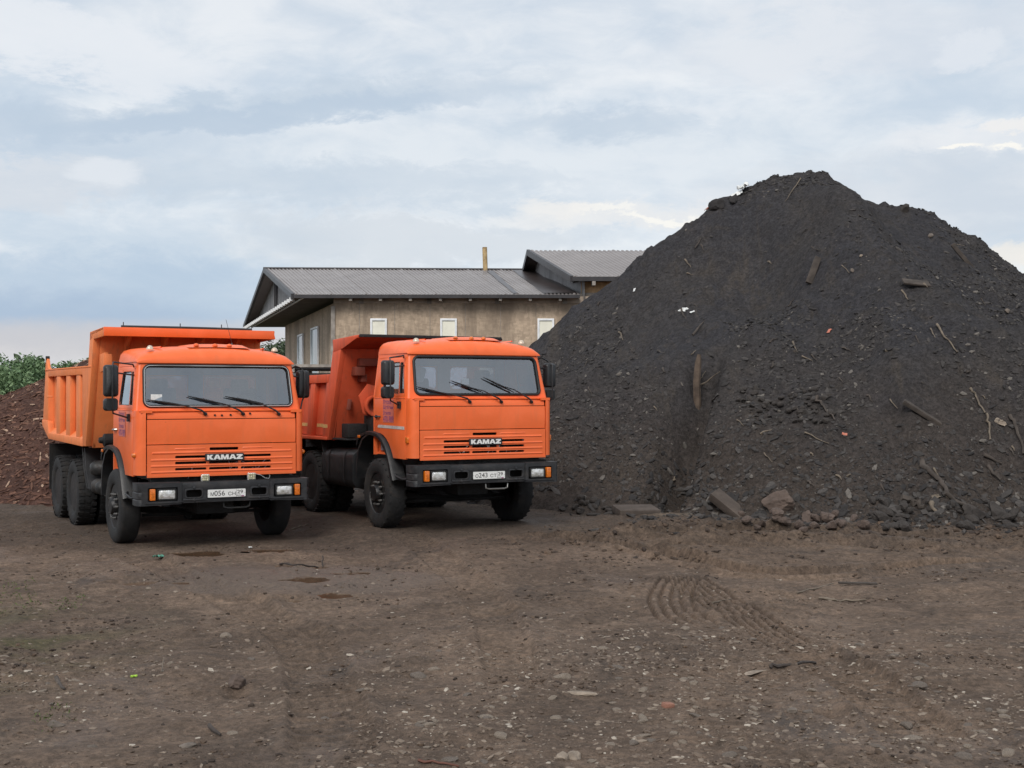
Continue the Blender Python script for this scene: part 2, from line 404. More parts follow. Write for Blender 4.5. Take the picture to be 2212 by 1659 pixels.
def G(x, y, fine=True):
    x = np.asarray(x, float); y = np.asarray(y, float)
    lx, ly = tloc(T2, x, y)
    z = .073 * sst(-2.35, -1.6, lx) * sst(15.0, 17.8, y) * sst(9, 4, np.abs(ly - 3) * .8)
    near = sst(40, 20, np.hypot(x, y - 12))
    keep = 1.0
    for T in (T1, T2):
        a, b = tloc(T, x, y); keep = keep * (1 - .85 * sst(1.9, 1.4, np.abs(a)) * sst(-1.2, .3, b) * sst(7.4, 6.6, b))
    z = z + fbm(x * .35, y * .35, 3, 5) * .16 * keep * near + fbm(x * .05, y * .05, 2, 9) * 1.2 * (1 - sst(90, 45, np.hypot(x, y - 12)))
    if fine:
        z = z + fbm(x * 1.6, y * 1.6, 3, 21) * .085 * keep * near + np.abs(fbm(x * .9, y * 2.6, 4, 27)) * .07 * keep * near
        cl_ = sst(.50, .75, vn(x * .5 + 3, y * .8, 41))
        z = z + np.abs(fbm(x * 5.3, y * 5.3, 3, 33)) * (.022 + .05 * cl_) * near * (.3 + .7 * keep)
        z = z + fbm(x * 16, y * 16, 2, 51) * (.010 + .014 * cl_) * near
        rough_band = sst(1.0, .2, np.abs(y - 17.9 + .25 * np.sin(x)) / 2.0) * sst(-.2, 2.0, x)
        rough_band = rough_band * sst(20.2, 19.0, y)
        z = z + rough_band * (fbm(x * 1.1, y * 4.0, 4, 61) * .34 + np.abs(fbm(x * 5, y * 7, 3, 66)) * .16)
        for k, (tr, wd, ribs, dep) in enumerate(((TR_A, .26, 6, .026), (TR_B, .27, 5, .020), (TR_C, .20, 0, .022), (TR_D, .22, 0, .07), (TR_E, .2, 0, .08), (TR_F, .26, 0, .035), (TR_G, .24, 0, .03))):
            d, sg, ln, tot = pathdist(x, y, tr)
            endf = sst(0, .5, ln) * sst(tot, tot - .7, ln)
            inn = sst(wd + .04, wd - .02, d) * endf
            base_ = -dep * .9 if ribs else -dep
            rr = (dep - 2.4 * dep * np.exp(-((((sg / wd * .5 + .5) * ribs - .0) % 1.0 - .5) / .17) ** 2)) * (.8 + .6 * vn(ln * 6, sg * 3, 5)) if ribs else np.cos(ln * 2 * math.pi / .11 + np.abs(sg) * 18) * dep * .35
            z = np.where(inn > 0, z * (1 - .25 * inn) + inn * (base_ + rr), z)
            z = z + sst(.1, .0, np.abs(d - wd - .04)) * endf * dep * .8
    pc = gp(513, 1492); z = z - .07 * np.exp(-(((x - pc[0]) / .085) ** 2 + ((y - pc[1]) / .10) ** 2))
    for c in PW:
        q = pud_r(x, y, c); z = z * (1 - .97 * sst(2.2, 1.3, q)) - .030 * sst(1.25, .75, q)
    return z
RX = np.array([-6, -3.6, -1.6, .0, .47, 1.0, 1.54, 2.07, 2.6, 3.14, 3.67, 4.2, 4.74, 5.05, 5.7, 6.3, 6.8, 7.3, 7.75, 8.27, 9.23, 9.7, 10.1, 10.8, 11.4, 11.8, 13.2, 15, 18, 21.5])
RH = np.array([-2.0, .0, 1.55, 2.85, 3.23, 3.63, 4.06, 4.4, 4.86, 5.37, 5.66, 6.03, 6.50, 6.56, 6.90, 7.05, 7.20, 7.08, 6.80, 6.46, 6.30, 6.22, 5.93, 5.55, 5.13, 4.80, 4.5, 3.8, 2.0, -1.0])
def mound(x, y, fine=True):
    x = np.asarray(x, float); y = np.asarray(y, float)
    wob = fbm(x * .45, y * .45, 3, 71)
    H = np.interp(x, RX, RH)
    toe = 19.65 + 1.1 * fbm(x * .8, x * 0 + 3, 3, 77) + 1.6 * sst(4.3, 2.4, x) + 1.0 * sst(2.2, .6, x) + 3.2 * sst(1.0, -3.5, x) + .18 * np.sin(x * 1.9) + 1.6 * sst(13, 21, x)
    t = (30.0 - y) / (30.0 - toe)
    tb = (y - 30.0) / (H / .62 + .1).clip(1.0, 20)
    ff = (1 - t) + .055 * np.sin(np.clip(t, 0, 1) * math.pi) - .06 * np.sin(np.clip(t, 0, 1) * 2 * math.pi)
    h = np.where(y < 30, np.where(H > 0, H * ff, H), np.where(H > 0, H * (1 - tb), H)).clip(-3, 8)
    win = sst(0, .25, np.clip(t, 0, 1)) * sst(1.15, .6, t) * (y < 30) * sst(-3, 0, x)
    h = h + wob * 1.0 * win
    # rounded spur running down from the summit, and slump hollows
    sp = 7.2 + (30 - y) * .12
    h = h + win * .75 * np.exp(-((x - sp) / 1.1) ** 2) - win * .55 * np.exp(-((x - sp + 2.4) / 1.1) ** 2)
    # heaped shoulder low on the left and the bowl beside it
    h = np.maximum(h, 2.55 - .86 * np.hypot((x - 1.65) * .95, y - 24.7) + .3 * fbm(x, y, 3, 12))
    h = np.maximum(h, 2.15 - .78 * np.hypot((x - 4.6) * .62, y - 23.2) + .3 * fbm(x, y, 3, 13))
    gx_ = 2.35 + (y - 20.6) * .40
    h = h - (1.05 * sst(.75, 0, np.where(x > gx_, (x - gx_) * 2.2, gx_ - x)) * sst(24.6, 23.0, y) * sst(20.2, 21.5, y))
    if fine:
        m = sst(-.1, .5, h)
        ang = x * 1.0
        h = h + m * (fbm(x * 1.3, y * .7, 4, 81) * .34 * sst(31, 28, y) + np.abs(fbm(x * 3.5, y * 3.5, 4, 91)) * .20 + fbm(x * 7, y * 7, 4, 99) * .13)
        h = h + .10 * fbm(x * 2.5, y * 0.3, 3, 111)
    # keep clear of the right-hand truck
    a, b = tloc(T2, x, y)
    dist = np.hypot(np.maximum(np.abs(a) - 1.4, 0), np.maximum(np.maximum(-.2 - b, b - 6.9), 0))
    return np.minimum(h, -.35 + .95 * dist)
def bark(x, y, fine=True):
    x = np.asarray(x, float); y = np.asarray(y, float)
    r = np.hypot((x + 8.7) / 1.12, (y - 29.6)) + .5 * fbm(x * .7, y * .7, 3, 131)
    h = 2.95 - .0 * r - .56 * np.maximum(r - .6, 0) - .1 * np.minimum(r, .6)
    r2 = np.hypot((x + 11.6) / 1.1, y - 29.2); h = np.maximum(h, 2.05 - .5 * r2)
    if fine: h = h + (np.abs(fbm(x * 3, y * 3, 4, 141)) * .22 + fbm(x * 9, y * 9, 2, 151) * .07) * sst(-.2, .4, h)
    return h
def surf(x, y): return np.maximum(np.maximum(G(x, y), mound(x, y)), bark(x, y))
def drop(px, py, y0=6.5, y1=34.0):
    d = pdir(px, py); Y = np.arange(y0, y1, .03); X = d[0] / d[1] * Y; Zr = CAM_H + d[2] / d[1] * Y
    s_ = surf(X, Y); k = np.where(s_ > Zr)[0]
    i = k[0] if len(k) else len(Y) - 1
    return Vector((X[i], Y[i], s_[i]))
def norm_at(x, y, e=.12):
    x = np.asarray(x, float); y = np.asarray(y, float)
    f = lambda a, b: np.maximum(np.maximum(G(a, b, False), mound(a, b, False)), bark(a, b, False))
    gx = (f(x + e, y) - f(x - e, y)) / (2 * e); gy = (f(x, y + e) - f(x, y - e)) / (2 * e)
    n = np.stack([-gx, -gy, np.ones_like(gx)], -1); return n / np.linalg.norm(n, axis=-1, keepdims=True)

def soil_mat(name, cols, kind):
    m = bpy.data.materials.new(name); m.use_nodes = True; t = NT(m.node_tree); b = t.n['Principled BSDF']
    co = t.new('ShaderNodeNewGeometry').outputs['Position']
    sp = t.new('ShaderNodeSeparateXYZ'); t.put(sp.inputs[0], co)
    c = t.mix(t.ramp(t.noise(co, .55, 6, .6, .8), .36, .66), cols[0], cols[1])
    c = t.mix(t.ramp(t.noise(co, 2.3, 7, .65, .5), .5, .72, 0, .7), c, cols[2])
    if kind == 'ground':
        c = t.mix(t.ramp(t.noise(t.mapv(co, (1, .6, 1)), 1.0, 6, .6, 1.0), .56, .70, 0, .75), c, cols[3])
        # the blackish soil that spread out from the heap
        c = t.mix(t.math('MULTIPLY', t.ramp(t.math('ADD', sp.outputs[1], t.math('MULTIPLY', t.noise(co, .9, 6, .65), 3.5)), 17.2, 20.6), .7), c, (.060, .044, .034))
        gr = t.math('MULTIPLY', t.ramp(t.noise(co, 1.1, 6, .7, .6), .42, .62, 0, .8), t.math('MULTIPLY', t.ramp(sp.outputs[0], -2.6, -4.2), t.ramp(sp.outputs[1], 13.5, 11.0)))
        c = t.mix(gr, c, (.085, .085, .03))
        px_ = t.math('SUBTRACT', sp.outputs[0], 2.75); py_ = t.math('MULTIPLY', t.math('SUBTRACT', sp.outputs[1], 20.45), 2.0)
        rr_ = t.math('ADD', t.math('ADD', t.math('MULTIPLY', px_, px_), t.math('MULTIPLY', py_, py_)), t.math('MULTIPLY', t.noise(co, 3, 5), .5))
        c = t.mix(t.ramp(rr_, .9, .45, 0, .85), c, (.150, .115, .085))
        far = t.ramp(sp.outputs[1], 70, 80)
        c = t.mix(far, c, t.mix(t.noise(co, .6, 5), (.06, .13, .03), (.11, .19, .05)))
    if kind == 'mound':
        c = t.mix(t.ramp(t.math('ADD', sp.outputs[2], t.math('MULTIPLY', t.noise(co, .8, 4), 2.0)), 4.2, 1.0, 0, .8), c, (.074, .057, .046)) if name == 'hazed_black_soil' else c
        if name == 'hazed_black_soil':
            c = t.mix(t.ramp(t.noise(t.mapv(co, (1.7, .35, .35)), 1.0, 7, .7, .5), .54, .70, 0, .55), c, (.092, .076, .062))
    wet = t.ramp(t.noise(t.mapv(co, (.8, .5, 1)), .8, 5, .6, .7), .52, .68)
    rg = t.math('SUBTRACT', .95, t.math('MULTIPLY', wet, .38 if kind == 'ground' else .05))
    t.put(b.inputs['Roughness'], rg)
    if kind == 'ground':
        dk = t.math('MULTIPLY', t.ramp(t.noise(t.mapv(co, (.45, .8, 1)), 1.0, 6, .65, .6), .50, .64), t.ramp(sp.outputs[0], 1.5, 4.5, .35, .8)); c = t.mix(dk, c, (.098, .074, .060))
    fine = t.noise(co, 90, 5, .7)
    c = t.mix(t.ramp(fine, .35, .7, 0, .55), c, t.mix(.5, c, cols[4]))
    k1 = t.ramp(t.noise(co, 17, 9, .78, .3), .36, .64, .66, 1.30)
    k2 = t.ramp(t.noise(t.mapv(co, (1, 1, 1)), 62, 4, .7), .57, .66, 1.0, .55)  # dark specks: organic bits, plus micro-shadows of small pits put into the colour
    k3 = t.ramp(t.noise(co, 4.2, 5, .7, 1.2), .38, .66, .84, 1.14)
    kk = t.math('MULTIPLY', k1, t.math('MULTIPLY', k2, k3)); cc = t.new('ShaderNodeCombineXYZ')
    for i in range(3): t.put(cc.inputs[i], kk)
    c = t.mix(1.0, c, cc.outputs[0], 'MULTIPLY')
    if kind == 'ground':    # thin pale slurry around the puddles
        g0 = gp(640, 1252); qx = t.math('MULTIPLY', t.math('SUBTRACT', sp.outputs[0], float(g0[0])), .42); qy = t.math('MULTIPLY', t.math('SUBTRACT', sp.outputs[1], float(g0[1])), .62)
        q2 = t.math('ADD', t.math('ADD', t.math('MULTIPLY', qx, qx), t.math('MULTIPLY', qy, qy)), t.math('MULTIPLY', t.noise(co, 1.6, 6, .6), .8))
        sl = t.ramp(q2, 1.15, .6, 0, .6); c = t.mix(sl, c, (.165, .130, .108))
        t.put(b.inputs['Roughness'], t.math('SUBTRACT', rg, t.math('MULTIPLY', sl, .35)))
    t.put(b.inputs['Base Color'], c); b.inputs['Specular IOR Level'].default_value = .35 if kind == 'ground' else .15
    h = t.math('ADD', t.math('MULTIPLY', t.noise(co, 14, 9, .72), .9), t.math('MULTIPLY', t.noise(co, 90, 4, .7), .3))
    bn = t.new('ShaderNodeBump'); bn.inputs['Strength'].default_value = 1.0; bn.inputs['Distance'].default_value = .06
    t.put(bn.inputs['Height'], h); t.l.new(bn.outputs[0], b.inputs['Normal'])
    return m
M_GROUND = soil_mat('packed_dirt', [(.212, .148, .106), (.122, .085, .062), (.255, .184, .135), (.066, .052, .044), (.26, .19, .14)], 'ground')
M_MOUND = soil_mat('hazed_black_soil', [(.046, .045, .051), (.054, .050, .051), (.070, .060, .053), (0, 0, 0), (.085, .078, .072)], 'mound')  # bluish haze on the heap's upper part is mixed into these soil colours
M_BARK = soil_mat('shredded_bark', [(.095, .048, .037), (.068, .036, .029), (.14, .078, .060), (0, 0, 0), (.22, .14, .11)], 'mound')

def heightsheet(name, xs, ys, fn, m):
    X, Y = np.meshgrid(xs, ys); Zz = fn(X, Y)
    V = np.stack([X.ravel(), Y.ravel(), Zz.ravel()], 1); nx, ny = len(xs), len(ys)
    i = np.arange(nx - 1); j = np.arange(ny - 1); I, J = np.meshgrid(i, j); a = (J * nx + I).ravel()
    return V, np.stack([a, a + 1, a + nx + 1, a + nx], 1)
xs = np.concatenate([[-900, -500, -250, -120, -60, -40, -30, -24, -20, -17, -15, -13.5, -12.2], np.arange(-11, -6, .05), np.arange(-6, 1.2, .022), np.arange(1.2, 3.0, .0115), np.arange(3.0, 7, .022), np.arange(7, 9.5, .04), np.arange(9.5, 14, .1), [15, 17, 20, 24, 30, 40, 60, 120, 250, 500, 900]])
ys = np.concatenate([[-300, -150, -80, -40, -20, -10, -4, 0, 2, 4, 5, 5.7], np.arange(6.2, 14.6, .024), np.arange(14.6, 20.5, .034), np.arange(20.5, 26, .09), np.arange(26, 34, .4), [35, 37, 40, 44, 50, 60, 80, 120, 200, 400, 900, 1800]])
V, F = heightsheet('ground', xs, ys, G, M_GROUND)
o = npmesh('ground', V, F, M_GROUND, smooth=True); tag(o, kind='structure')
def heap(name, x0, x1, y0, y1, st, fn, m, label, cat):
    xs = np.arange(x0, x1, st); ys = np.arange(y0, y1, st); V, F = heightsheet(name, xs, ys, fn, m)
    gz = G(V[:, 0], V[:, 1], False); V[:, 2] = np.maximum(V[:, 2], gz - .35)
    keep = (V[F, 2] > (gz[F] - .30)).any(1); F = F[keep]
    used = np.unique(F); mp = np.full(len(V), -1); mp[used] = np.arange(len(used))
    o = npmesh(name, V[used], mp[F], m, smooth=True); return tag(o, label, cat)
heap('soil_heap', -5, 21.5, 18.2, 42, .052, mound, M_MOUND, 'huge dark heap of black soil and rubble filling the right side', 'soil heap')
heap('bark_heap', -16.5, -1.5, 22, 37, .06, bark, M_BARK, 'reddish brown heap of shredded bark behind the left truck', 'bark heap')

# puddles
M_WATER = mat('muddy_water', (.115, .070, .043), .05, 0, .2, 3, .02, 30, spec=.6)
for k, c in enumerate(PW):
    n = 40; mb = MB(); ring = []
    for i in range(n):
        a = 2 * math.pi * i / n; rr = 1.12
        r = rr * (1 + .35 * (float(vn(math.cos(a) * 1.6 + c[0] * 9, math.sin(a) * 1.6 + c[1] * 5, 3)) - .5) * 2)
        ring.append((c[0] + math.cos(a) * r * c[2], c[1] + math.sin(a) * r * c[3], -.012))
    mb.add(ring + [(c[0], c[1], -.012)], [(i, (i + 1) % n, n) for i in range(n)])
    tag(mb.build('puddle', M_WATER), kind='structure')

# ---------------------------------------------------------------- dump trucks (x = across, y = backwards from the bumper, z = up)
def sidex(z): return 1.15 if z <= 1.84 else 1.15 - .075 * (z - 1.84) / .62
def FY(x, z): return .22 + .25 * (z - 1.84) + .065 * (x / 1.05) ** 2
def yz(sx, x0=None):
    """map outline (y,z) at depth w inside the cab side"""
    return lambda u, v, w: (sx * ((x0 if x0 is not None else sidex(v)) - w), u, v)
def xz(y0): return lambda u, v, w: (u, y0 + w, v)
def fit_text(mb, txt, x, y, z, w_, h_, mapf):
    v2, f = text_poly(txt, w_, h_)
    if v2: mb.add([mapf(x + a, z + b) for a, b in v2], f)
KAM = [([(0, 0), (.36, 0), (.36, .34), (.64, 0), (1.12, 0), (.68, .52), (1.06, 1), (.62, 1), (.36, .66), (.36, 1), (0, 1)], [], 1.06),
       ([(0, 0), (.38, 0), (.47, .2), (.85, .2), (.93, 0), (1.33, 0), (.88, 1), (.46, 1)], [[(.55, .4), (.66, .74), (.77, .4)]], 1.28),
       ([(0, 0), (.32, 0), (.32, .55), (.52, 0), (.80, 0), (1.00, .55), (1.00, 0), (1.36, 0), (1.36, 1), (.94, 1), (.67, .42), (.44, 1), (0, 1)], [], 1.36),
       ([(0, 0), (.38, 0), (.47, .2), (.85, .2), (.93, 0), (1.33, 0), (.88, 1), (.46, 1)], [[(.55, .4), (.66, .74), (.77, .4)]], 1.30),
       ([(0, 0), (1.08, 0), (1.08, .28), (.56, .28), (1.06, .75), (1.06, 1), (.03, 1), (.03, .72), (.50, .72), (0, .25)], [], 1.08)]
CACHE = {}
def axis_wheel(root, x, y, sx, style, dual=False, lugs=True):
    """tyre with tread, rim and hub; outer face at x"""
    Rr, Wd = .52, .28
    wh = empty('wheel', (sx * x, y, Rr - .012)); wh.parent = root
    def tyre_mb(off):
        mb = MB()
        prof = [(.30, .06), (.30, .03), (.325, .012), (.38, 0), (.43, -.004), (.475, .008), (.503, .03), (.513, .05), (.513, Wd - .05), (.503, Wd - .03), (.475, Wd - .008), (.40, Wd), (.31, Wd - .03), (.30, Wd - .06)]
        mb.lathe([(r, -(a + off)) for r, a in prof] + [(.30, -(.06 + off))], (0, 0, 0), 'x', 48, sx)
        if lugs:
            nl = 30 if style == 'block' else 24
            for k in range(nl):
                for side in (0, 1):
                    a0 = 2 * math.pi * (k + .5 * side) / nl
                    pts = []
                    if style == 'block':
                        u = [(.004, -.05), (.085, -.05), (.085, .05), (.004, .05)] if not side else [(Wd - .085, -.05), (Wd - .004, -.05), (Wd - .004, .05), (Wd - .085, .05)]
                    else:
                        u = [(.006, -.085), (.13, .02), (.13, .085), (.006, -.02)] if not side else [(Wd - .13, .02), (Wd - .006, -.085), (Wd - .006, -.02), (Wd - .13, .085)]
                    for q, (ax, da) in enumerate(u):
                        for rr in (.495, (.524 if 0.02 < ax < Wd - .02 else .516) if style == 'block' else (.5195 if 0.02 < ax < Wd - .02 else .505)):
                            pts.append((-sx * (ax + off), rr * math.cos(a0 + da * 1.1), rr * math.sin(a0 + da * 1.1)))
                    mb.add(pts, [(1, 3, 5, 7), (0, 2, 3, 1), (2, 4, 5, 3), (4, 6, 7, 5), (6, 0, 1, 7)])
            for k in range(nl * (1 if style == 'block' else 0)):
                a0 = 2 * math.pi * k / nl
                pts = []
                for ax, da in ((.105, -.05), (.175, -.02), (.175, .06), (.105, .03)):
                    for rr in (.505, .523): pts.append((-sx * (ax + off), rr * math.cos(a0 + da), rr * math.sin(a0 + da)))
                mb.add(pts, [(1, 3, 5, 7), (0, 2, 3, 1), (2, 4, 5, 3), (4, 6, 7, 5), (6, 0, 1, 7)])
        return mb
    tyre_mb(0).build('tyre', M_TYRE, wh, smooth=40, noweld=True)
    if dual: tyre_mb(.33).build('tyre', M_TYRE, wh, smooth=40, noweld=True)
    rm = MB()
    if dual:
        rm.lathe([(.305, -.03), (.295, -.04), (.285, -.20), (.25, -.235), (.12, -.24), (.12, -.13), (.10, -.10), (0, -.10)], (0, 0, 0), 'x', 32, sx)
        nb, rb, xb = 8, .17, -.225
    else:
        rm.lathe([(.318, -.035), (.308, -.02), (.296, -.035), (.288, -.09), (.262, -.105), (.235, -.055), (.20, -.035), (.125, -.035), (.12, .01), (.105, .035), (.05, .04), (0, .04)], (0, 0, 0), 'x', 40, sx)
        nb, rb, xb = 10, .168, -.03
    nuts = []
    for k in range(nb):
        a = 2 * math.pi * k / nb
        c = (sx * (xb + .02), rb * math.cos(a), rb * math.sin(a))
        if dual: rm.lathe([(.020, -.02), (.020, .015), (.011, .018), (.011, .035), (0, .036)], c, 'x', 6, sx)
        else: nuts.append(c)
    if not dual:
        for k in range(10):
            a = 2 * math.pi * (k + .5) / 10
            rm.lathe([(.013, -.01), (.013, .012), (0, .013)], (sx * .012, .085 * math.cos(a), .085 * math.sin(a)), 'x', 6, sx)
    rm.build('rim', M_RIM, wh, smooth=35, noweld=True)
    for c in nuts:
        if ('nut', sx) not in CACHE:
            o = MB().lathe([(.019, -.02), (.019, .014), (.011, .018), (.011, .032), (0, .033)], (0, 0, 0), 'x', 6, sx).build('wheel_nut', M_NUT, wh); CACHE[('nut', sx)] = o
        else: o = CACHE[('nut', sx)].copy(); COL.objects.link(o); o.parent = wh
        o.location = c
    return wh

def build_truck(T, cfg):
    root = empty('dump_truck', (T['x'], T['y'], T['z']), T['r'])
    tag(root, cfg['label'], 'dump truck', 'orange dump trucks parked side by side')
    dz = cfg['dz']
    # everything sprung sits dz above the wheels
    sp = lambda o: (setattr(o, 'location', (o.location[0], o.location[1], o.location[2] + dz)), o)[1]
    P = lambda mb, n, m, par=root, **k: (sp(mb.build(n, m, par, **k)) if par is root else mb.build(n, m, par, **k))
    # --- cab shell: windscreen surround, pillars, back wall, floor
    mb = MB()
    def gl_outline(off=0, n=6):
        pts = rrect(-1.0 - off, 1.0 + off, 1.885 - off, 2.425 + off, .075 + off * .7, n)
        o = []
        for i, (x, z) in enumerate(pts):
            k = (z - 1.885) / .54
            xx = x * (1.018 - .022 * k)
            o.append((xx, z + (.022 * (1 - xx * xx) if z > 2.2 else 0)))
        return o
    def densify(pts, m_=4):
        out = []
        for i in range(len(pts)):
            a, b = pts[i], pts[(i + 1) % len(pts)]; d = math.hypot(a[0] - b[0], a[1] - b[1])
            k = max(1, int(d / .12))
            out += [(a[0] + (b[0] - a[0]) * t / k, a[1] + (b[1] - a[1]) * t / k) for t in range(k)]
        return out
    gl = densify(gl_outline())
    outl = []
    for x, z in gl:
        # push outwards to the surround's rectangle
        kx = abs(x) / 1.02; dzn = abs(z - 2.155) / .285
        if kx > dzn * .93:
            zz_ = 2.155 + (z - 2.155) * (1.14 if kx > .97 and dzn < .8 else 1.2); zz_ = min(max(zz_, 1.832), 2.50); outl.append((math.copysign(sidex(zz_) - .045, x), zz_))
        else:
            zt = 2.50 if z > 2.155 else 1.832
            outl.append((x * min(1.06, (sidex(zt) - .045) / max(abs(x), .01)), zt))
    L = lambda pts, w_: [(x, FY(x, z) + w_, z) for x, z in pts]
    mb.bridge(L(outl, 0), L(gl, 0)); mb.bridge(L(gl, 0), L(gl, .035))
    for s in (-1, 1):
        rows = []
        for k in range(9):
            z = 1.832 + (2.50 - 1.832) * k / 8; X = sidex(z); y0 = FY(X - .045, z)
            rows.append([(s * (X - .045), y0, z), (s * (X - .028), y0 + .006, z), (s * (X - .012), y0 + .02, z), (s * (X - .002), y0 + .04, z), (s * X, y0 + .07, z), (s * X, y0 + .085, z), (s * (X - .03), y0 + .085, z)])
        for a, b in zip(rows[:-1], rows[1:]): mb.bridge(a, b, False)
        # sill under the glass, back pillar, lower rear quarter
        mb.bx(s * 1.147, s * 1.10, 1.475, 1.52, .99, 1.84)
        mb.prism([(1.475, 1.84), (1.52, 1.84), (1.50, 2.50), (1.455, 2.50)], yz(s), 0, .05)
        mb.prism([(.46, 2.425), (1.47, 2.425), (1.47, 2.50), (.48, 2.50)], yz(s), .002, .05)
        mb.prism([(.1425, 1.836), (.36, 1.836), (.36, 1.80), (.1425, 1.80)], lambda u, v, w: (s * (1.10 - w), u, v), 0, .15)
    # ledge between the front panel and the glass
    mb.grid(lambda u, v: ((u * 2 - 1) * 1.12, .155 + (FY((u * 2 - 1) * 1.08, 1.832) - .155) * v, 1.822 + .012 * v), 24, 1)
    mb.bx(-1.10, 1.10, .16, 1.5, 1.0, 1.03)
    mb.plate([(-1.10, .99), (1.10, .99), (1.10, 1.84), (1.05, 2.50), (-1.05, 2.50), (-1.10, 1.84)], [rrect(-.88, -.12, 1.97, 2.30, .06), rrect(.12, .88, 1.97, 2.30, .06)], xz(1.50), 0, .02)
    cab = P(mb, 'cab_shell', M_CAB, smooth=30)
    # roof
    prof = [(-1.088, 0), (-1.084, .12), (-1.06, .34), (-1.01, .54), (-.93, .66), (-.82, .745), (-.66, .85), (-.5, .92), (-.25, .98), (0, 1.0)]
    prof = prof + [(-x, h) for x, h in prof[-2::-1]]
    prof2 = [(-1.088, 0), (-1.086, .30), (-1.076, .54), (-1.045, .70), (-.985, .79), (-.88, .85), (-.68, .91), (-.5, .95), (-.25, .985), (0, 1.0)]
    prof2 = prof2 + [(-x, h) for x, h in prof2[-2::-1]]
    sta = [(-.035, -.05), (-.035, .03), (-.028, .22), (-.005, .42), (.035, .60), (.10, .76), (.20, .87), (.36, .95), (.60, .99), (.85, 1.0), (1.0, .97), (1.07, .86), (1.10, .6), (1.11, 0), (1.11, -.05)]
    rows = []
    for t, h in sta:
        row = []
        for (x, hh), (x2, h2) in zip(prof, prof2):
            kk = float(sst(.15, .95, t)); x, hh = x + (x2 - x) * kk, hh + (h2 - hh) * kk
            xx = x * (1 - .01 * t); f0 = FY(x, 2.49); rear = sst(.3, 1.0, t); y = (f0 if t < .4 else f0 * (1 - rear) + .40 * rear) + t
            row.append((xx, y, 2.478 + .022 * (1 - x * x) * (1 if t < .3 else 1 - rear) * (0 if h > .9 else 1) * (1 - abs(hh)) * 0 + (.242 * min(h, 1) * hh if h > 0 else h * .3)))
        rows.append(row)
    mb = MB()
    for a, b in zip(rows[:-1], rows[1:]): mb.bridge(a, b, False)
    # raised middle hatch with three little lamps
    mb.grid(lambda u, v: (-.36 + .86 * u, .52 + .75 * v, 2.690 + .05 * min(1, 5 * v) * (1 - max(0, abs(u - .5) - .42) * 10) - .02 * abs(u - .5)), 14, 8)
    for s in (-1, 1):
        mb.grid(lambda u, v: (s * (.70 + .05 * math.sin(u * 3.14159)) + s * .03 * v, .62 + .8 * u, 2.675 + .018 * math.sin(v * 3.14159)), 8, 4)
    roof = P(mb, 'roof', M_CAB, smooth=50)
    for x in (-.26, .0, .2):
        MB().lathe([(.035, 0), (.034, .018), (.022, .032), (0, .036)], (x + .01, .57, 2.705), 'z', 14).build('roof_lamp', M_MARK if cfg['n'] == 2 and False else (M_CAB if cfg['n'] == 1 else M_AMBER), roof)
    for s in (-1, 1):
        MB().lathe([(.048, 0), (.046, .02), (.030, .045), (.012, .055), (0, .056)], (s * .87, .60, 2.647), 'z', 14).build('marker_lamp', M_MARK, roof)
    # windscreen, gasket
    c0 = [(0, FY(0, 2.155) + .012, 2.155)]
    mb = MB(); prev = None
    for k in (1.0, .8, .6, .4, .2):
        ring = [(x * k, FY(x * k, 2.155 + (z - 2.155) * k) + .012, 2.155 + (z - 2.155) * k) for x, z in gl]
        if prev: mb.bridge(prev, ring)
        prev = ring
    mb.add(prev + c0, [(i, (i + 1) % len(prev), len(prev)) for i in range(len(prev))])
    ws = P(mb, 'windscreen', M_GLASS, smooth=60)
    gk = MB().tube([(x, FY(x, z) - .004, z) for x, z in gl], .021, 8, True).build('window_seal', M_RUBBER, ws, smooth=60)
    if cfg['n'] == 1:
        MB().tube([(x * .998, FY(x, z) - .026, 2.155 + (z - 2.155) * .995) for x, z in gl], .006, 6, True).build('trim_strip', M_CHROME, ws, smooth=60)
    # stickers on the glass
    if cfg['n'] == 1:
        MB().grid(lambda u, v: (-.93 + .15 * u, FY(-.9, 1.99) + .006 - .0, 1.955 + .09 * v), 1, 1).build('sticker', M_PAPER, ws)
    else:
        MB().grid(lambda u, v: (-.205 + .12 * u, FY(-.2, 2.0) + .20, 2.03 + .09 * v), 1, 1).build('sticker', M_PAPER, ws)
    P(MB().prism(rrect(-.88, -.12, 1.97, 2.30, .06), lambda u, v, w_: (u, w_, v), 1.508, 1.512).prism(rrect(.12, .88, 1.97, 2.30, .06), lambda u, v, w_: (u, w_, v), 1.508, 1.512), 'rear_window', M_GLASS)
    # wipers
    for (tx, tz), (ex, ez), (px_, pz) in cfg['wip']:
        F_ = lambda x, z, o_: (x, (FY(x, z) if z > 1.84 else .16) - o_, z)
        mb = MB()
        midx, midz = tx + (ex - tx) * .55, tz + (ez - tz) * .55
        mb.tube([F_(px_, pz, .03), F_(px_ - .06, pz + .05, .055), (lambda a, b: F_(a, b, .06))(px_ + (midx - px_) * .55, pz + (midz - pz) * .75), F_(midx, midz, .045)], [.013, .012, .008, .006], 6)
        mb.lathe([(.026, 0), (.024, .03), (.012, .042), (0, .043)], F_(px_, pz, .0), 'y', 10, -1)
        wp = P(mb, 'wiper', M_PLAST, smooth=50)
        n = 8; pts = [F_(tx + (ex - tx) * i / n, tz + (ez - tz) * i / n, .028 + .0 * i) for i in range(n + 1)]
        MB().tube(pts, [.005, .009, .012, .015, .016, .015, .012, .009, .005], 6).build('blade', M_RUBBER, wp, smooth=60)
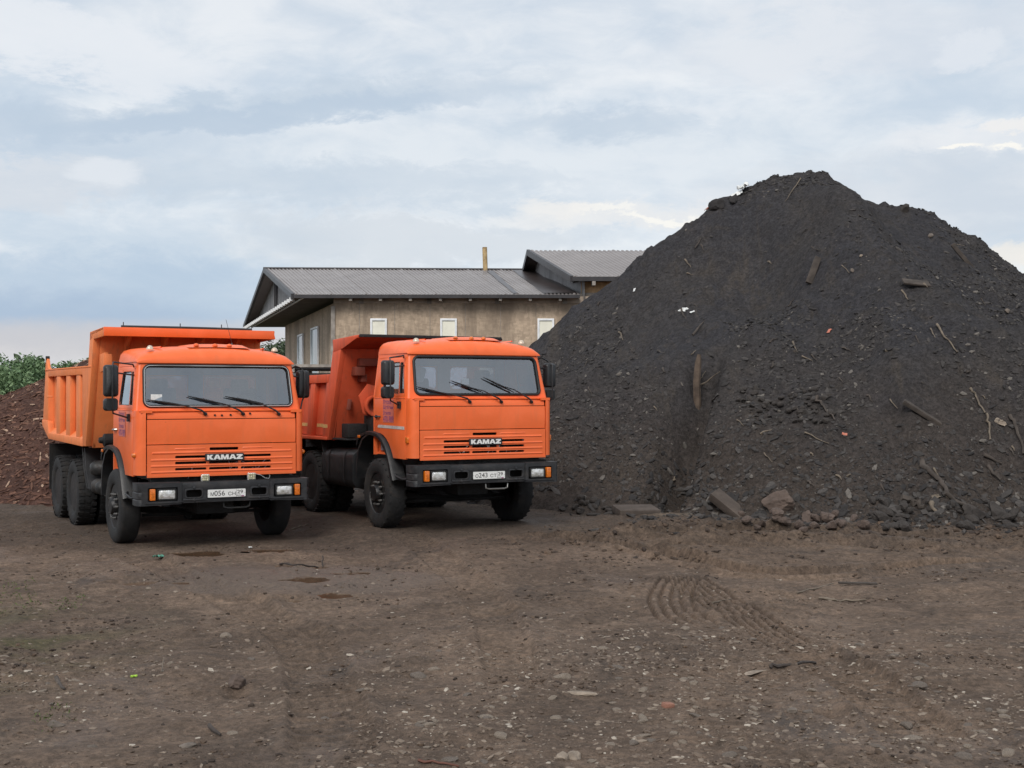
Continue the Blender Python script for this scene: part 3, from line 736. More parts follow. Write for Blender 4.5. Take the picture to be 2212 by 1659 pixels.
    # doors
    for s in (-1, 1):
        up = [(.345, 1.835), (.44, 2.23), (.515, 2.42), (1.465, 2.42), (1.465, 1.835)]
        vent = [(.405, 1.905), (.545, 2.345), (.64, 2.345), (.555, 1.905)]
        main = [(.60, 1.90)] + [(.675, 2.35)] + [(1.12 + .04 * math.sin(R(a)), 2.31 + .04 * math.cos(R(a))) for a in (0, 30, 60, 90)] + [(1.185, 1.945), (1.16, 1.90)]
        lo = [(.335, .965), (.77, .965), (.80, 1.02), (.86, 1.10), (.93, 1.17), (1.02, 1.235), (1.13, 1.285), (1.26, 1.315), (1.465, 1.32), (1.465, 1.83), (.335, 1.83)]
        mb = MB().plate(up, [vent, main], yz(s), -.006, .035).plate(lo, [], yz(s, 1.15), -.006, .03)
        mb.tube([(s * 1.155, .345, 1.832), (s * 1.155, 1.46, 1.832)], .008, 6)
        d = P(mb, 'door', M_CAB, bevel=.004, smooth=30)
        MB().prism(main, yz(s), .014, .018).build('door_window', M_GLASS, d)
        MB().prism(vent, yz(s), .014, .018).build('vent_window', M_GLASS, d)
        sm = MB()
        for lp in (vent, main): sm.tube([(s * (sidex(v) - .002), u, v) for u, v in lp], .010, 6, True)
        sm.build('window_seal', M_RUBBER, d)
        hm = MB().tube([(s * 1.158, 1.24, 1.56), (s * 1.185, 1.25, 1.56), (s * 1.187, 1.38, 1.555), (s * 1.158, 1.40, 1.555)], .014, 6)
        hm.bx(s * 1.155, s * 1.165, 1.36, 1.42, 1.535, 1.58)
        hm.build('door_handle', M_STEEL if cfg['n'] == 1 else M_BLACKP, d)
        # advert lettering
        if s < 0:
            x_ = -1.1600
            MB().prism([(.74, 1.475), (1.13, 1.475), (1.13, 1.815), (.74, 1.815)], lambda u, v, w_: (x_ + w_, u, v), -.001, 0).build('advert_film', cfg['film'], d)
            tm = MB()
            for i, (tx, wd) in enumerate((('Песок', .30), ('Щебень', .37), ('Земля', .27), ('470-989', .37))):
                v2, f = text_poly(tx, wd, .062 if i < 3 else .085)
                zb = (1.745, 1.665, 1.585, 1.485)[i]
                tm.add([(x_ - .0025, 1.12 - a, zb + b) for a, b in v2], f)
            tm.build('lettering', M_VIOLET, d, noweld=True)
            if cfg['n'] == 2:
                MB().prism([(.36, 1.385), (.37, 1.43), (1.30, 1.438), (1.34, 1.405), (1.32, 1.395)], lambda u, v, w_: (x_ + w_, u, v), -.001, 0).build('reflective_strip', M_TAPE, d)
    # rounded corner panels, cowl, hood flap, grille
    for s in (-1, 1):
        sec = [(1.152, .328), (1.152, .285), (1.146, .235), (1.128, .19), (1.10, .16), (1.068, .145), (1.032, .140), (1.032, .165), (1.09, .18), (1.125, .24), (1.13, .328)]
        mb = MB(); n = len(sec)
        zs = (.985, 1.3, 1.6, 1.80, 1.832)
        rings = [[(s * (a if z < 1.82 else a - .006), b + (0 if z < 1.82 else .006), z) for a, b in sec] for z in zs]
        for a, b in zip(rings[:-1], rings[1:]): mb.bridge(a, b)
        mb.add(rings[0], [tuple(range(n))]); mb.add(rings[-1], [tuple(range(n))])
        cp = P(mb, 'corner_panel', M_CAB, smooth=40)
        tl = MB().lathe([(.035, 0), (.033, .02), (.02, .04), (0, .045)], (s * 1.146, .255, 1.245), 'x', 12, s)
        if cfg['n'] == 2: tl = MB().box((s * 1.155, .27, 1.24), (.04, .075, .085))
        tl.build('side_indicator', M_AMBER, cp, bevel=.004 if cfg['n'] == 2 else 0)
    mb = MB().grid(lambda u, v: ((u * 2 - 1) * 1.012, .147 + .03 * v ** 2 + .012 * (u * 2 - 1) ** 2, 1.722 + .102 * v), 16, 4)
    cw = P(mb, 'cowl_panel', M_CAB)
    if cfg['n'] == 1:
        for x, z in ((-.115, 1.765), (-.02, 1.763), (.1, 1.768), (.37, 1.785)):
            MB().lathe([(.016, 0), (.014, .012), (0, .013)], (x, .152, z), 'y', 6, -1).build('bolt', M_CHASSIS, cw)
    flat = lambda u, v, w_: (u, .134 + .012 * (u / 1.02) ** 2 + .006 * ((v - 1.545) / .16) ** 2 + w_, v)
    def front_sheet(x0, x1, z0, z1, nx, nz):
        m_ = MB(); m_.grid(lambda u, v: flat(x0 + (x1 - x0) * u, z0 + (z1 - z0) * v, 0), nx, nz)
        e = [(x0, z0), (x1, z0), (x1, z1), (x0, z1)]
        for (a, b), (c, d_) in zip(e, e[1:] + e[:1]):
            n = nx if abs(c - a) > abs(d_ - b) else nz; l1 = [flat(a + (c - a) * i / n, b + (d_ - b) * i / n, 0) for i in range(n + 1)]; l2 = [(p[0], p[1] + .03, p[2]) for p in l1]; m_.bridge(l1, l2, False)
        return m_
    P(front_sheet(-1.018, 1.018, 1.388, 1.712, 16, 8), 'hood_flap', M_CAB, smooth=40)
    # grille panel
    holes = [rrect(-.19, .205, 1.298, 1.336, .012, 2), rrect(-.65, -.232, 1.190, 1.234, .012, 2), rrect(.238, .662, 1.190, 1.234, .012, 2)]
    for z0, z1 in ((1.112, 1.155), (1.031, 1.072)):
        holes += [rrect(-.65, -.232, z0, z1, .012, 2), rrect(-.196, .205, z0, z1, .012, 2), rrect(.240, .662, z0, z1, .012, 2)]
    mb = MB().plate([(-1.018, .972), (-.5, .972), (.5, .972), (1.018, .972), (1.018, 1.378), (-1.018, 1.378)], holes, xz(.136), 0, .022)
    mb.bx(-1.018, 1.018, .128, .15, .955, .985)
    gp_ = P(mb, 'grille_panel', M_CAB, bevel=.004, smooth=30)
    mb = MB()
    def rib(x0, x1, z, h=.012, d=.010):
        mb.add([(x0, .1365, z - h), (x1, .1365, z - h), (x1 - .012, .136 - d, z - h * .3), (x0 + .012, .136 - d, z - h * .3), (x0 + .012, .1365, z + h * 1.6), (x1 - .012, .1365, z + h * 1.6)],
               [(0, 1, 2, 3), (3, 2, 5, 4), (0, 3, 4), (1, 5, 2)])
    for z in (1.182, 1.102, 1.022):
        rib(-.975, .975, z)
    rib(-.96, .96, 1.275); rib(-.66, -.24, 1.325, .008, .006); rib(.26, .68, 1.325, .008, .006)
    rib(-.96, -.66, 1.262, .004, .006)
    mb.build('grille_rib', M_CAB, gp_, noweld=True)
    bd = MB().plate(rrect(-.255, .272, 1.158, 1.253, .012, 3), [], xz(.100), 0, .036).build('badge', M_BLACKP, gp_, bevel=.004)
    tot = sum(k[2] for k in KAM) - .0 + .04 * 4; sc_ = .485 / tot; x = -.255 + .021; mb = MB()
    for outl_, hl, wd in KAM:
        tr = lambda pts: [(x + a * sc_, 1.174 + b * .064) for a, b in pts]
        mb.plate(tr(outl_), [tr(h) for h in hl], xz(.097), 0, .004); x += (wd + .04) * sc_
    mb.build('lettering', M_WHITE, bd, noweld=True)
    # radiator and odds and ends behind the grille
    mb = MB().bx(-.72, .72, .30, .34, .90, 1.36)
    for k in range(24): mb.bx(-.70 + k * .061, -.69 + k * .061, .285, .30, .92, 1.34)
    P(mb, 'radiator', M_CHASSIS, noweld=True)
    rr = random.Random(cfg['n'] * 5)
    for k in range(9):
        x0 = rr.uniform(-.6, .5); mb = MB().tube([(x0, .2, .93 + rr.uniform(0, .1)), (x0 + .08, .19, 1.0 + rr.uniform(-.05, .15)), (x0 + .2 * rr.random(), .21, 1.1 + rr.uniform(-.08, .12))], .007, 5)
        P(mb, 'wire', M_CHROME if cfg['n'] == 2 else M_LINER)
    # bumper
    bz0, bz1 = .597, .893
    mb = MB()
    slots = [rrect(-.545, -.325, .690, .785, .03, 3), rrect(.345, .560, .680, .785, .03, 3)]
    mb.plate([(-.615, bz0 + .02), (.625, bz0 + .02), (.625, bz1 - .012), (-.615, bz1 - .012)], slots, xz(.012), 0, .03)
    mb.bx(-.615, .625, .014, .15, bz1 - .016, bz1 - .006)
    for cx in (-.435, .4525):
        mb.plate(rrect(cx - .125, cx + .125, .675, .805, .035, 3), [rrect(cx - .105, cx + .105, .69, .787, .03, 3)], xz(.004), 0, .01)
        mb.plate(rrect(cx - .15, cx + .15, .648, .668, .009, 2), [], xz(.0), 0, .015)
        for zz_ in (.655, .812): mb.lathe([(.02, 0), (.016, .014), (0, .016)], (cx, .006, zz_), 'y', 10, -1)
    bp = P(mb, 'bumper', M_BLACKP, bevel=.004)
    for s in (-1, 1):
        mb = MB(); x0 = .605
        hole = rrect(.655, 1.045, .650, .832, .012, 2)
        mp = lambda u, v, w_: (s * u, -.004 + w_, v)
        mb.plate([(x0, bz0 + .012), (1.125, bz0), (1.125, bz1), (x0, bz1)], [hole], mp, 0, .03)
        mb.add([mp(u, v, 0) for u, v in hole] + [mp(u, v, .05) for u, v in hole], [(i, (i + 1) % len(hole), (i + 1) % len(hole) + len(hole), i + len(hole)) for i in range(len(hole))])
        mb.add([mp(u, v, .05) for u, v in hole], [tuple(range(len(hole)))])
        ring = lambda z: [(s * 1.125, -.004, z), (s * 1.150, .012, z), (s * 1.172, .05, z), (s * 1.180, .12, z), (s * 1.176, .27, z), (s * 1.15, .30, z)]
        zs = [bz0, bz0 + .07, bz0 + .082, bz0 + .094, bz0 + .165, bz0 + .177, bz0 + .189, bz0 + .28, bz1]
        rg = []
        for i, z in enumerate(zs):
            r_ = ring(z)
            if i in (2, 5): r_ = [(a - s * .010, b + .004, c_) if j > 0 else (a, b, c_) for j, (a, b, c_) in enumerate(r_)]
            rg.append(r_)
        for a, b in zip(rg[:-1], rg[1:]): mb.bridge(a, b, False)
        mb.add([(s * .605, .025, bz1 - .001), (s * 1.125, -.003, bz1 - .001), (s * 1.172, .05, bz1 - .001), (s * 1.176, .27, bz1 - .001), (s * .605, .16, bz1 - .001)], [(0, 1, 2, 3, 4)])
        mb.prism([(.655, .628), (1.08, .628), (1.06, .652), (.60, .652), (.585, .64)], mp, -.016, .005)
        cs = mb.build('bumper_corner', M_BLACKP, bp, smooth=30)
        if s < 0 and cfg['n'] == 1: cs.rotation_euler = (R(.6), 0, 0)
        hb = MB().plate(rrect(.675, .923, .667, .815, .022, 4), [rrect(.69, .908, .682, .800, .018, 4)], mp, -.022, .03).build('headlamp', M_CHASSIS, root, bevel=.003); sp(hb)
        MB().grid(lambda u, v: (s * (.688 + .222 * u), -.010 - .018 * math.sin(math.pi * min(max(u, .02), .98)) ** .5 * math.sin(math.pi * min(max(v, .02), .98)) ** .5, .680 + .122 * v), 12, 8).build('lens', M_LENS, hb, smooth=60)
        ib = MB().box((s * .984, .0, .741), (.070, .075, .150)).build('indicator', M_AMBER, root, bevel=.010, seg=3); sp(ib)
    # number plate
    pm = MB().plate(rrect(-.262, .262, .672, .786, .012, 3), [], xz(-.012), 0, .02)
    npl = P(pm, 'number_plate', M_BLACKP, bevel=.002)
    MB().plate(rrect(-.257, .257, .677, .781, .010, 3), [], xz(-.0145), 0, .003).build('plate_face', M_WHITE, npl)
    lm = MB(); mf = lambda a, b: (a, -.0165, b)
    for tx, x, z, w_, h_ in cfg['plate']:
        fit_text(lm, tx, x, 0, z, w_, h_, mf)
    lm.add([mf(a, b) for a, b in ((.128, .680), (.131, .680), (.131, .779), (.128, .779))], [(0, 1, 2, 3)])
    for cx in (-.246, .246): lm.lathe([(.0035, 0), (0, .001)], (cx, -.016, .728), 'y', 8, -1)
    lm.build('lettering', M_BLK, npl, noweld=True)
    for i, mm in enumerate((M_PAPER, M_BLUEP, M_REDP)):
        MB().add([mf(a, b) for a, b in ((.196, .699 - i * .006), (.236, .699 - i * .006), (.236, .693 - i * .006), (.196, .693 - i * .006))], [(0, 1, 2, 3)]).build('flag_stripe', mm, npl)
    # work lamps on the left truck
    if cfg['n'] == 1:
        for x in (-.262, .372):
            wl = P(MB().box((x, .10, .935), (.112, .05, .098)).box((x, .115, .875), (.03, .02, .05)), 'work_lamp', M_LENS, bevel=.01)
            wf = MB().plate(rrect(x - .047, x + .047, .895, .975, .008, 2), [], xz(.071), 0, .006)
            for i in range(3):
                for j in range(3): wf.lathe([(.014, 0), (.010, .006), (0, .007)], (x - .03 + .03 * i, .071, .908 + .027 * j), 'y', 10, -1)
            wf.build('lens', M_WORK, wl)
        P(MB().tube([(.43, .10, .965), (.50, .11, .95), (.57, .12, .905), (.63, .13, .893), (.645, .13, .93), (.63, .16, .97)], .005, 6), 'cable', M_CHROME)
    # under-bumper crossmember, tow loop, axle, springs, engine
    mb = MB().bx(-.95, .95, .20, .34, .66, .95).bx(-.55, .55, .30, .36, .9, 1.0)
    for k in range(10):
        x0 = -.9 + k * .19 + .07 * math.sin(k * 2.3); mb.tube([(x0, .20, .905), (x0 + .05, .19, .915 + .012 * (k % 3)), (x0 + .2, .22, .90)], .010 + .006 * (k % 2), 6)
    for s in (-1, 1): mb.bx(s * .38, s * .46, .2, 6.6, .78, 1.02)
    for y in (1.9, 3.2, 4.75, 6.3): mb.bx(-.42, .42, y, y + .12, .82, .98)
    mb.bx(-.36, .36, .45, 1.7, .62, 1.05).bx(-.25, .25, .5, 1.5, .42, .65).bx(-.22, .22, 1.7, 2.6, .6, .95)
    mb.tube([(0, 2.5, .72), (0, 4.1, .58), (0, 5.45, .56)], .06, 8)
    P(mb, 'chassis_frame', M_CHASSIS, smooth=35, noweld=True)
    mb = MB().tube([(-1.0, 1.29, .50), (-.75, 1.29, .46), (-.5, 1.29, .40), (.5, 1.29, .40), (.75, 1.29, .46), (1.0, 1.29, .50)], .065, 8)
    for s in (-1, 1):
        for k in range(6): mb.bx(s * .38, s * .47, .55 + .06 * k, 2.0 - .06 * k, .50 + .016 * k, .513 + .016 * k)
    mb.tube([(-.85, 1.1, .38), (.85, 1.1, .38)], .025, 6)
    mb.build('front_axle', M_CHASSIS, root, smooth=40, noweld=True)
    for y in (4.1373, 5.4587):
        MB().tube([(-.95, y, .51), (-.3, y, .51), (.3, y, .51), (.95, y, .51)], .085, 10).lathe([(0, -.22), (.14, -.18), (.2, 0), (.14, .18), (0, .22)], (0, y, .52), 'y', 16).build('rear_axle', M_CHASSIS, root, smooth=40, noweld=True)
    tl = [(-.02, .06, .60), (-.02, .05, .54), (.03, .04, .525), (.28, .04, .525), (.33, .05, .54), (.34, .06, .60)]
    P(MB().tube(tl, .012, 8), 'tow_loop', M_CHASSIS if cfg['n'] == 1 else M_STEEL)
    # front wings
    for s in (-1, 1):
        path = [(2.06, 1.14), (2.02, 1.235), (1.90, 1.295), (1.7, 1.335), (1.45, 1.335), (1.25, 1.31), (1.08, 1.24), (.95, 1.14), (.86, 1.02), (.79, .90), (.73, .78), (.66, .66)]
        mb = MB(); l1, l2, l3, l4 = [], [], [], []
        for i, (y, z) in enumerate(path):
            a = path[max(i - 1, 0)]; b = path[min(i + 1, len(path) - 1)]; d = Vector((b[0] - a[0], b[1] - a[1])).normalized(); n = Vector((d.y, -d.x))
            if n.y < 0 and i < 8: n = -n
            k = max(0, (i - 6) / 5); ins = .055 + .10 * k
            l1.append((s * 1.0, y, z)); l2.append((s * 1.165, y, z)); l3.append((s * 1.205, y - n.x * .0 + .012, z - .012)); l4.append((s * 1.20, y + ins * (.35 if i < 3 else .75) * (1 if i > 2 else -.0), z - ins * (1 if i < 8 else .15)))
        mb.bridge(l1, l2, False); mb.bridge(l2, l3, False); mb.bridge(l3, l4, False)
        wg = P(mb, 'wing', M_PLAST, smooth=50)
        MB().box((s * 1.208, 1.955, 1.245), (.02, .075, .04)).build('side_reflector', M_AMBER, wg, bevel=.004)
        hoop = [(1.62, 1.28), (1.85, 1.20), (2.0, 1.04), (2.07, .84), (2.09, .60)]
        mb = MB(); mb.bridge([(s * .92, y, z) for y, z in hoop], [(s * 1.19, y, z) for y, z in hoop], False); mb.bridge([(s * 1.19, y, z) for y, z in hoop], [(s * 1.19, y + .035, z + .02) for y, z in hoop], False)
        mb.build('mudguard', M_PLAST, wg, smooth=50)
        P(MB().tube([(s * 1.12, .30, .69), (s * 1.16, .42, .68), (s * 1.18, .62, .72), (s * 1.14, .70, .74)], .014, 6).bx(s * .98, s * 1.15, .40, .62, .66, .69), 'step', M_BLACKP)
    # mirrors
    for s, mx_, my, big, small in cfg['mir']:
        mb = MB()
        def shell(cx, cy, cz, w_, h_, d_):
            n, m_ = 16, 5; rings = []
            for j in range(m_ + 1):
                t = j / m_; k = math.sqrt(max(0, 1 - (1 - t) ** 2.4)) if j else .72
                k = (.74, .90, .97, 1, 1, .97)[j]
                o_ = rrect(-w_ / 2 * k, w_ / 2 * k, -h_ / 2 * (1 - (1 - k) * .5), h_ / 2 * (1 - (1 - k) * .5), .04 * k, 4)
                rings.append([(cx + a, cy + d_ * (t - .5), cz + b) for a, b in o_])
            for a, b in zip(rings[:-1], rings[1:]): mb.bridge(a, b)
            mb.add(rings[0], [tuple(range(len(rings[0])))]); mb.add(rings[-1], [tuple(range(len(rings[-1])))])
        shell(mx_, my, (big[0] + big[1]) / 2, .19, big[1] - big[0], .10)
        if small: shell(mx_ - s * .0, my + .01, (small[0] + small[1]) / 2, .185, small[1] - small[0], .10)
        mr = P(mb, 'side_mirror', M_PLAST, smooth=50)
        zt = big[1]; zl = (small[0] if small else big[0])
        ib = mx_ - s * .10
        MB().tube([(s * 1.10, .52, 2.41), (s * 1.13, .45, 2.44), (mx_ - s * .03, my + .02, zt + .035), (mx_ + s * .0, my - .075, zt - .03), (mx_ + s * .0, my - .08, zl + .05), (mx_ - s * .02, my - .03, zl - .03), (s * 1.20, .50, 1.74), (s * 1.16, .52, 1.735)], .011, 8).box((s * 1.165, .52, 1.735), (.05, .07, .10)).tube([(s * 1.105, .50, 2.30), (mx_ - s * .04, my + .03, zt - .1)], .012, 6).build('mirror_arm', M_BLACKP, mr, smooth=50, noweld=True)
    # interior
    P(MB().bx(-1.05, 1.05, .33, .60, 1.45, 1.80).box((0, .50, 1.80), (2.0, .34, .06), Matrix.Rotation(R(8), 3, 'X')).bx(.33, .83, .42, .58, 1.78, 1.88), 'dashboard', M_DASH, bevel=.02)
    for x in (-.55, .62):
        mb = MB().box((x, 1.15, 1.50), (.50, .46, .16)).box((x, 1.36, 1.82), (.48, .12, .62), Matrix.Rotation(R(-8), 3, 'X')).box((x, 1.40, 2.18), (.26, .08, .16)).bx(x - .18, x + .18, 1.0, 1.3, 1.03, 1.42)
        P(mb, 'seat', M_SEAT, bevel=.04, seg=3)
    st = [(.60 + .22 * math.cos(2 * math.pi * k / 28), .80 + .15 * math.sin(2 * math.pi * k / 28) * .9, 1.90 + .15 * math.sin(2 * math.pi * k / 28)) for k in range(28)]
    P(MB().tube(st, .014, 6, True).tube([(.60, .62, 1.75), (.60, .80, 1.90)], .03, 8).tube([(.39, .80, 1.90), (.81, .80, 1.90)], .012, 6), 'steering_wheel', M_PLAST, smooth=60, noweld=True)
    P(MB().grid(lambda u, v: ((u * 2 - 1) * 1.0, .55 + .9 * v, 2.50 - .0 * u), 2, 2).bx(-1.04, -.90, 1.47, 1.49, 1.05, 2.45).bx(.90, 1.04, 1.47, 1.49, 1.05, 2.45).bx(-.10, .10, 1.47, 1.49, 1.05, 2.45).bx(-.9, .9, 1.47, 1.49, 1.05, 1.95).bx(-.9, .9, 1.47, 1.49, 2.32, 2.45), 'cab_lining', M_LINER)
    # wheels
    for s in (-1, 1):
        axis_wheel(root, 1.205, 1.2914, s, cfg['tread'], lugs=cfg['n'] == 2)
        axis_wheel(root, 1.205, 4.1373, s, 'block', True); axis_wheel(root, 1.205, 5.4587, s, 'block', True)
    cfg['extra'](root, P)
    return root

def body_walls(P, prof_bot, hw, t=.05): pass
def extra1(root, P):
    """square-cut tipper body with upright posts"""
    hw = 1.25
    yl = lambda z: 2.31 + (2.95 - z) / (2.95 - 1.25) * .57       # front wall leans forward
    b = MB()
    sideo = [(2.88, 1.25), (5.94, 1.28), (6.57, 1.50), (6.57, 1.57), (6.30, 2.46), (2.735, 2.46), (2.60, 2.94), (yl(2.94), 2.94)]
    for s in (-1, 1):
        b.prism([(2.88, 1.25), (5.94, 1.28), (6.57, 1.50), (6.57, 1.57), (6.30, 2.44), (2.735, 2.44), (2.60, 2.94), (yl(2.94), 2.94)], lambda u, v, w_: (s * (hw - w_), u, v), .10, .14)
    b.prism([(1.25, 2.88), (2.92, 2.32), (2.955, 2.36), (1.25, 2.93)], lambda z, y, w_: (w_, y, z), -hw + .1, hw - .1)
    b.prism([(2.9, 1.25), (5.94, 1.28), (6.57, 1.50), (6.5, 1.56), (5.9, 1.36), (2.95, 1.33)], lambda y, z, w_: (w_, y, z), -hw + .1, hw - .1)
    b.prism([(6.50, 1.52), (6.56, 1.56), (6.30, 2.44), (6.22, 2.44)], lambda y, z, w_: (w_, y, z), -hw + .14, hw - .14)
    # roof shield over the cab
    b.prism([(2.50, 2.90), (1.70, 2.955), (1.70, 2.985), (2.50, 2.95)], lambda y, z, w_: (w_, y, z), -hw, hw)
    for x in (-.8, -.27, .27, .8): b.prism([(2.36, 2.6), (1.95, 2.9), (2.45, 2.9)], lambda y, z, w_: (w_, y, z), x - .02, x + .02)
    body = P(b, 'tipper_body', M_BODY1, bevel=.006)
    MB().prism([(-1.25, 2.864), (1.25, 2.862), (1.22, 2.986), (-1.25, 2.99)], lambda u, v, w_: (u, 1.69 + w_ - .06 * (v - 2.86), v), -.03, .0).build('canopy_fascia', M_CAB, body, bevel=.004)
    for s in (-1, 1):
        mp = lambda u, v, w_: (s * (hw - w_), u, v)
        f = MB()
        # frame round the recess: front post, rear post, rails
        f.prism([(2.90, 1.27), (3.13, 1.27), (3.13, 2.45), (2.725, 2.45), (2.59, 2.945), (yl(2.945) , 2.945)], mp, 0, .10)
        f.prism([(3.13, 2.335), (6.02, 2.335), (6.02, 2.45), (3.13, 2.45)], mp, 0, .10)
        f.prism([(6.02, 1.60), (6.52, 1.60), (6.27, 2.45), (6.02, 2.45)], mp, .005, .10)
        f.prism([(3.13, 1.26), (5.93, 1.285), (6.56, 1.505), (6.56, 1.60), (6.02, 1.60), (5.93, 1.385), (3.13, 1.375)], mp, -.004, .10)
        f.prism([(6.32, 2.44), (5.86, 2.44), (6.10, 2.50), (6.20, 2.66), (6.25, 2.66), (6.36, 2.40)], mp, .01, .06)
        f.bx(s * (hw + .008), s * (hw - .06), 2.50, 6.25, 2.437, 2.462)
        f.prism([(2.60, 2.83), (1.70, 2.86), (1.70, 2.99), (2.60, 2.955)], mp, .0, .04)
        # slanting web below the recess
        for y0, y1 in ((3.36, 3.66), (4.16, 4.47), (4.99, 5.30)):
            f.prism([(y0, 1.375), (y1, 1.375), (y1, 2.34), (y0, 2.34)], mp, .012, .098)
        f.add([mp(3.13, 1.376, .0), mp(6.02, 1.386, .0), mp(6.02, 1.47, .1), mp(3.13, 1.46, .1)], [(0, 1, 2, 3)])
        sw = f.build('side_frame', M_BODY1, body, bevel=.008)
        MB().tube([mp(5.78, 2.0, -.0), mp(5.76, 2.0, -.05), mp(5.60, 2.0, -.05), mp(5.58, 2.0, .0)], .016, 6).build('hook', M_BODY1, sw)
        MB().lathe([(.035, -.03), (.035, .03), (0, .031)], (s * 1.22, 6.22, 2.655), 'x', 10).build('hinge_pin', M_CHASSIS, sw)
    MB().bx(-1.16, -1.06, 2.0, 2.36, 2.42, 2.62).build('bracket', M_BODY1, body, bevel=.006)
    for s in (-1,):
        MB().prism([(2.02, 2.38), (2.30, 2.36), (2.28, 2.62), (2.0, 2.64)], lambda y, z, w_: (-1.17 + w_, y, z), 0, .05).build('bracket', M_BODY1, body, bevel=.004)
    # tarp roll with upright pins
    tr = MB().tube([(-.98, 1.80, 3.005), (0, 1.80, 3.008), (.93, 1.80, 3.003)], .02, 8)
    for x in (-.95, -.14, .47): tr.tube([(x, 1.80, 3.0), (x, 1.80, 3.07)], .007, 6)
    P(tr, 'tarp_roll', M_TARP, smooth=50, noweld=True)
    # air cleaner canister between body and cab
    mb = MB().lathe([(0, -.20), (.04, -.19), (.05, -.14), (.095, -.12), (.10, .12), (.085, .16), (.05, .18), (.045, .25), (0, .26)], (-1.0, 2.25, 1.38), 'x', 18)
    mb.bx(-1.02, -.98, 2.2, 2.3, 1.05, 1.30)
    P(mb, 'air_canister', M_CHASSIS, smooth=40, noweld=True)
    for k, (y, z, r) in enumerate(((3.05, .93, .12), (2.95, .67, .115), (2.65, .67, .115))):
        P(MB().lathe([(0, -.30), (r * .6, -.285), (r, -.22), (r, .22), (r * .6, .285), (0, .30)], (-.86, y, z), 'x', 18), 'air_tank', M_RIMG, smooth=60)
    mb = MB()
    for k in range(5): mb.bx(-1.08, -.80, 2.27, 2.42, .56 + k * .088, .56 + k * .088 + .06)
    mb.bx(-1.06, -.8, 2.28, 2.41, .54, 1.0)
    P(mb, 'battery_box', M_RIMG, bevel=.008)
    mb = MB()
    for y in (3.42, 3.58):
        mb.prism([(y, 1.22), (y + .03, 1.22), (y - .06, .95), (y - .32, .62), (y - .36, .62), (y - .10, .95)], lambda a, b, w_: (-1.16 + w_, a, b), 0, .5)
    P(mb, 'mudguard', M_BLACKP, smooth=30)
    mb = MB()
    for s in (-1, 1): mb.bx(s * .55, s * 1.20, 6.15, 6.17, .42, 1.2)
    mb.bx(-1.1, 1.1, 6.5, 6.6, .85, .95)
    P(mb, 'mudflap', M_CHASSIS)
    P(MB().bx(-.5, .5, 3.0, 6.3, 1.06, 1.24), 'subframe', M_CHASSIS, bevel=.01)
    # whip aerial on the roof
    P(MB().lathe([(.02, 0), (.018, .05), (.006, .07), (0, .071)], (.38, 1.0, 2.70), 'z', 8).tube([(.38, 1.0, 2.76), (.30, 1.02, 3.1)], .003, 4), 'aerial', M_PLAST, noweld=True)
    P(MB().plate(rrect(.18, .34, 2.15, 2.27, .02, 2), [], xz(1.44), 0, .01), 'pennant', M_CAB)
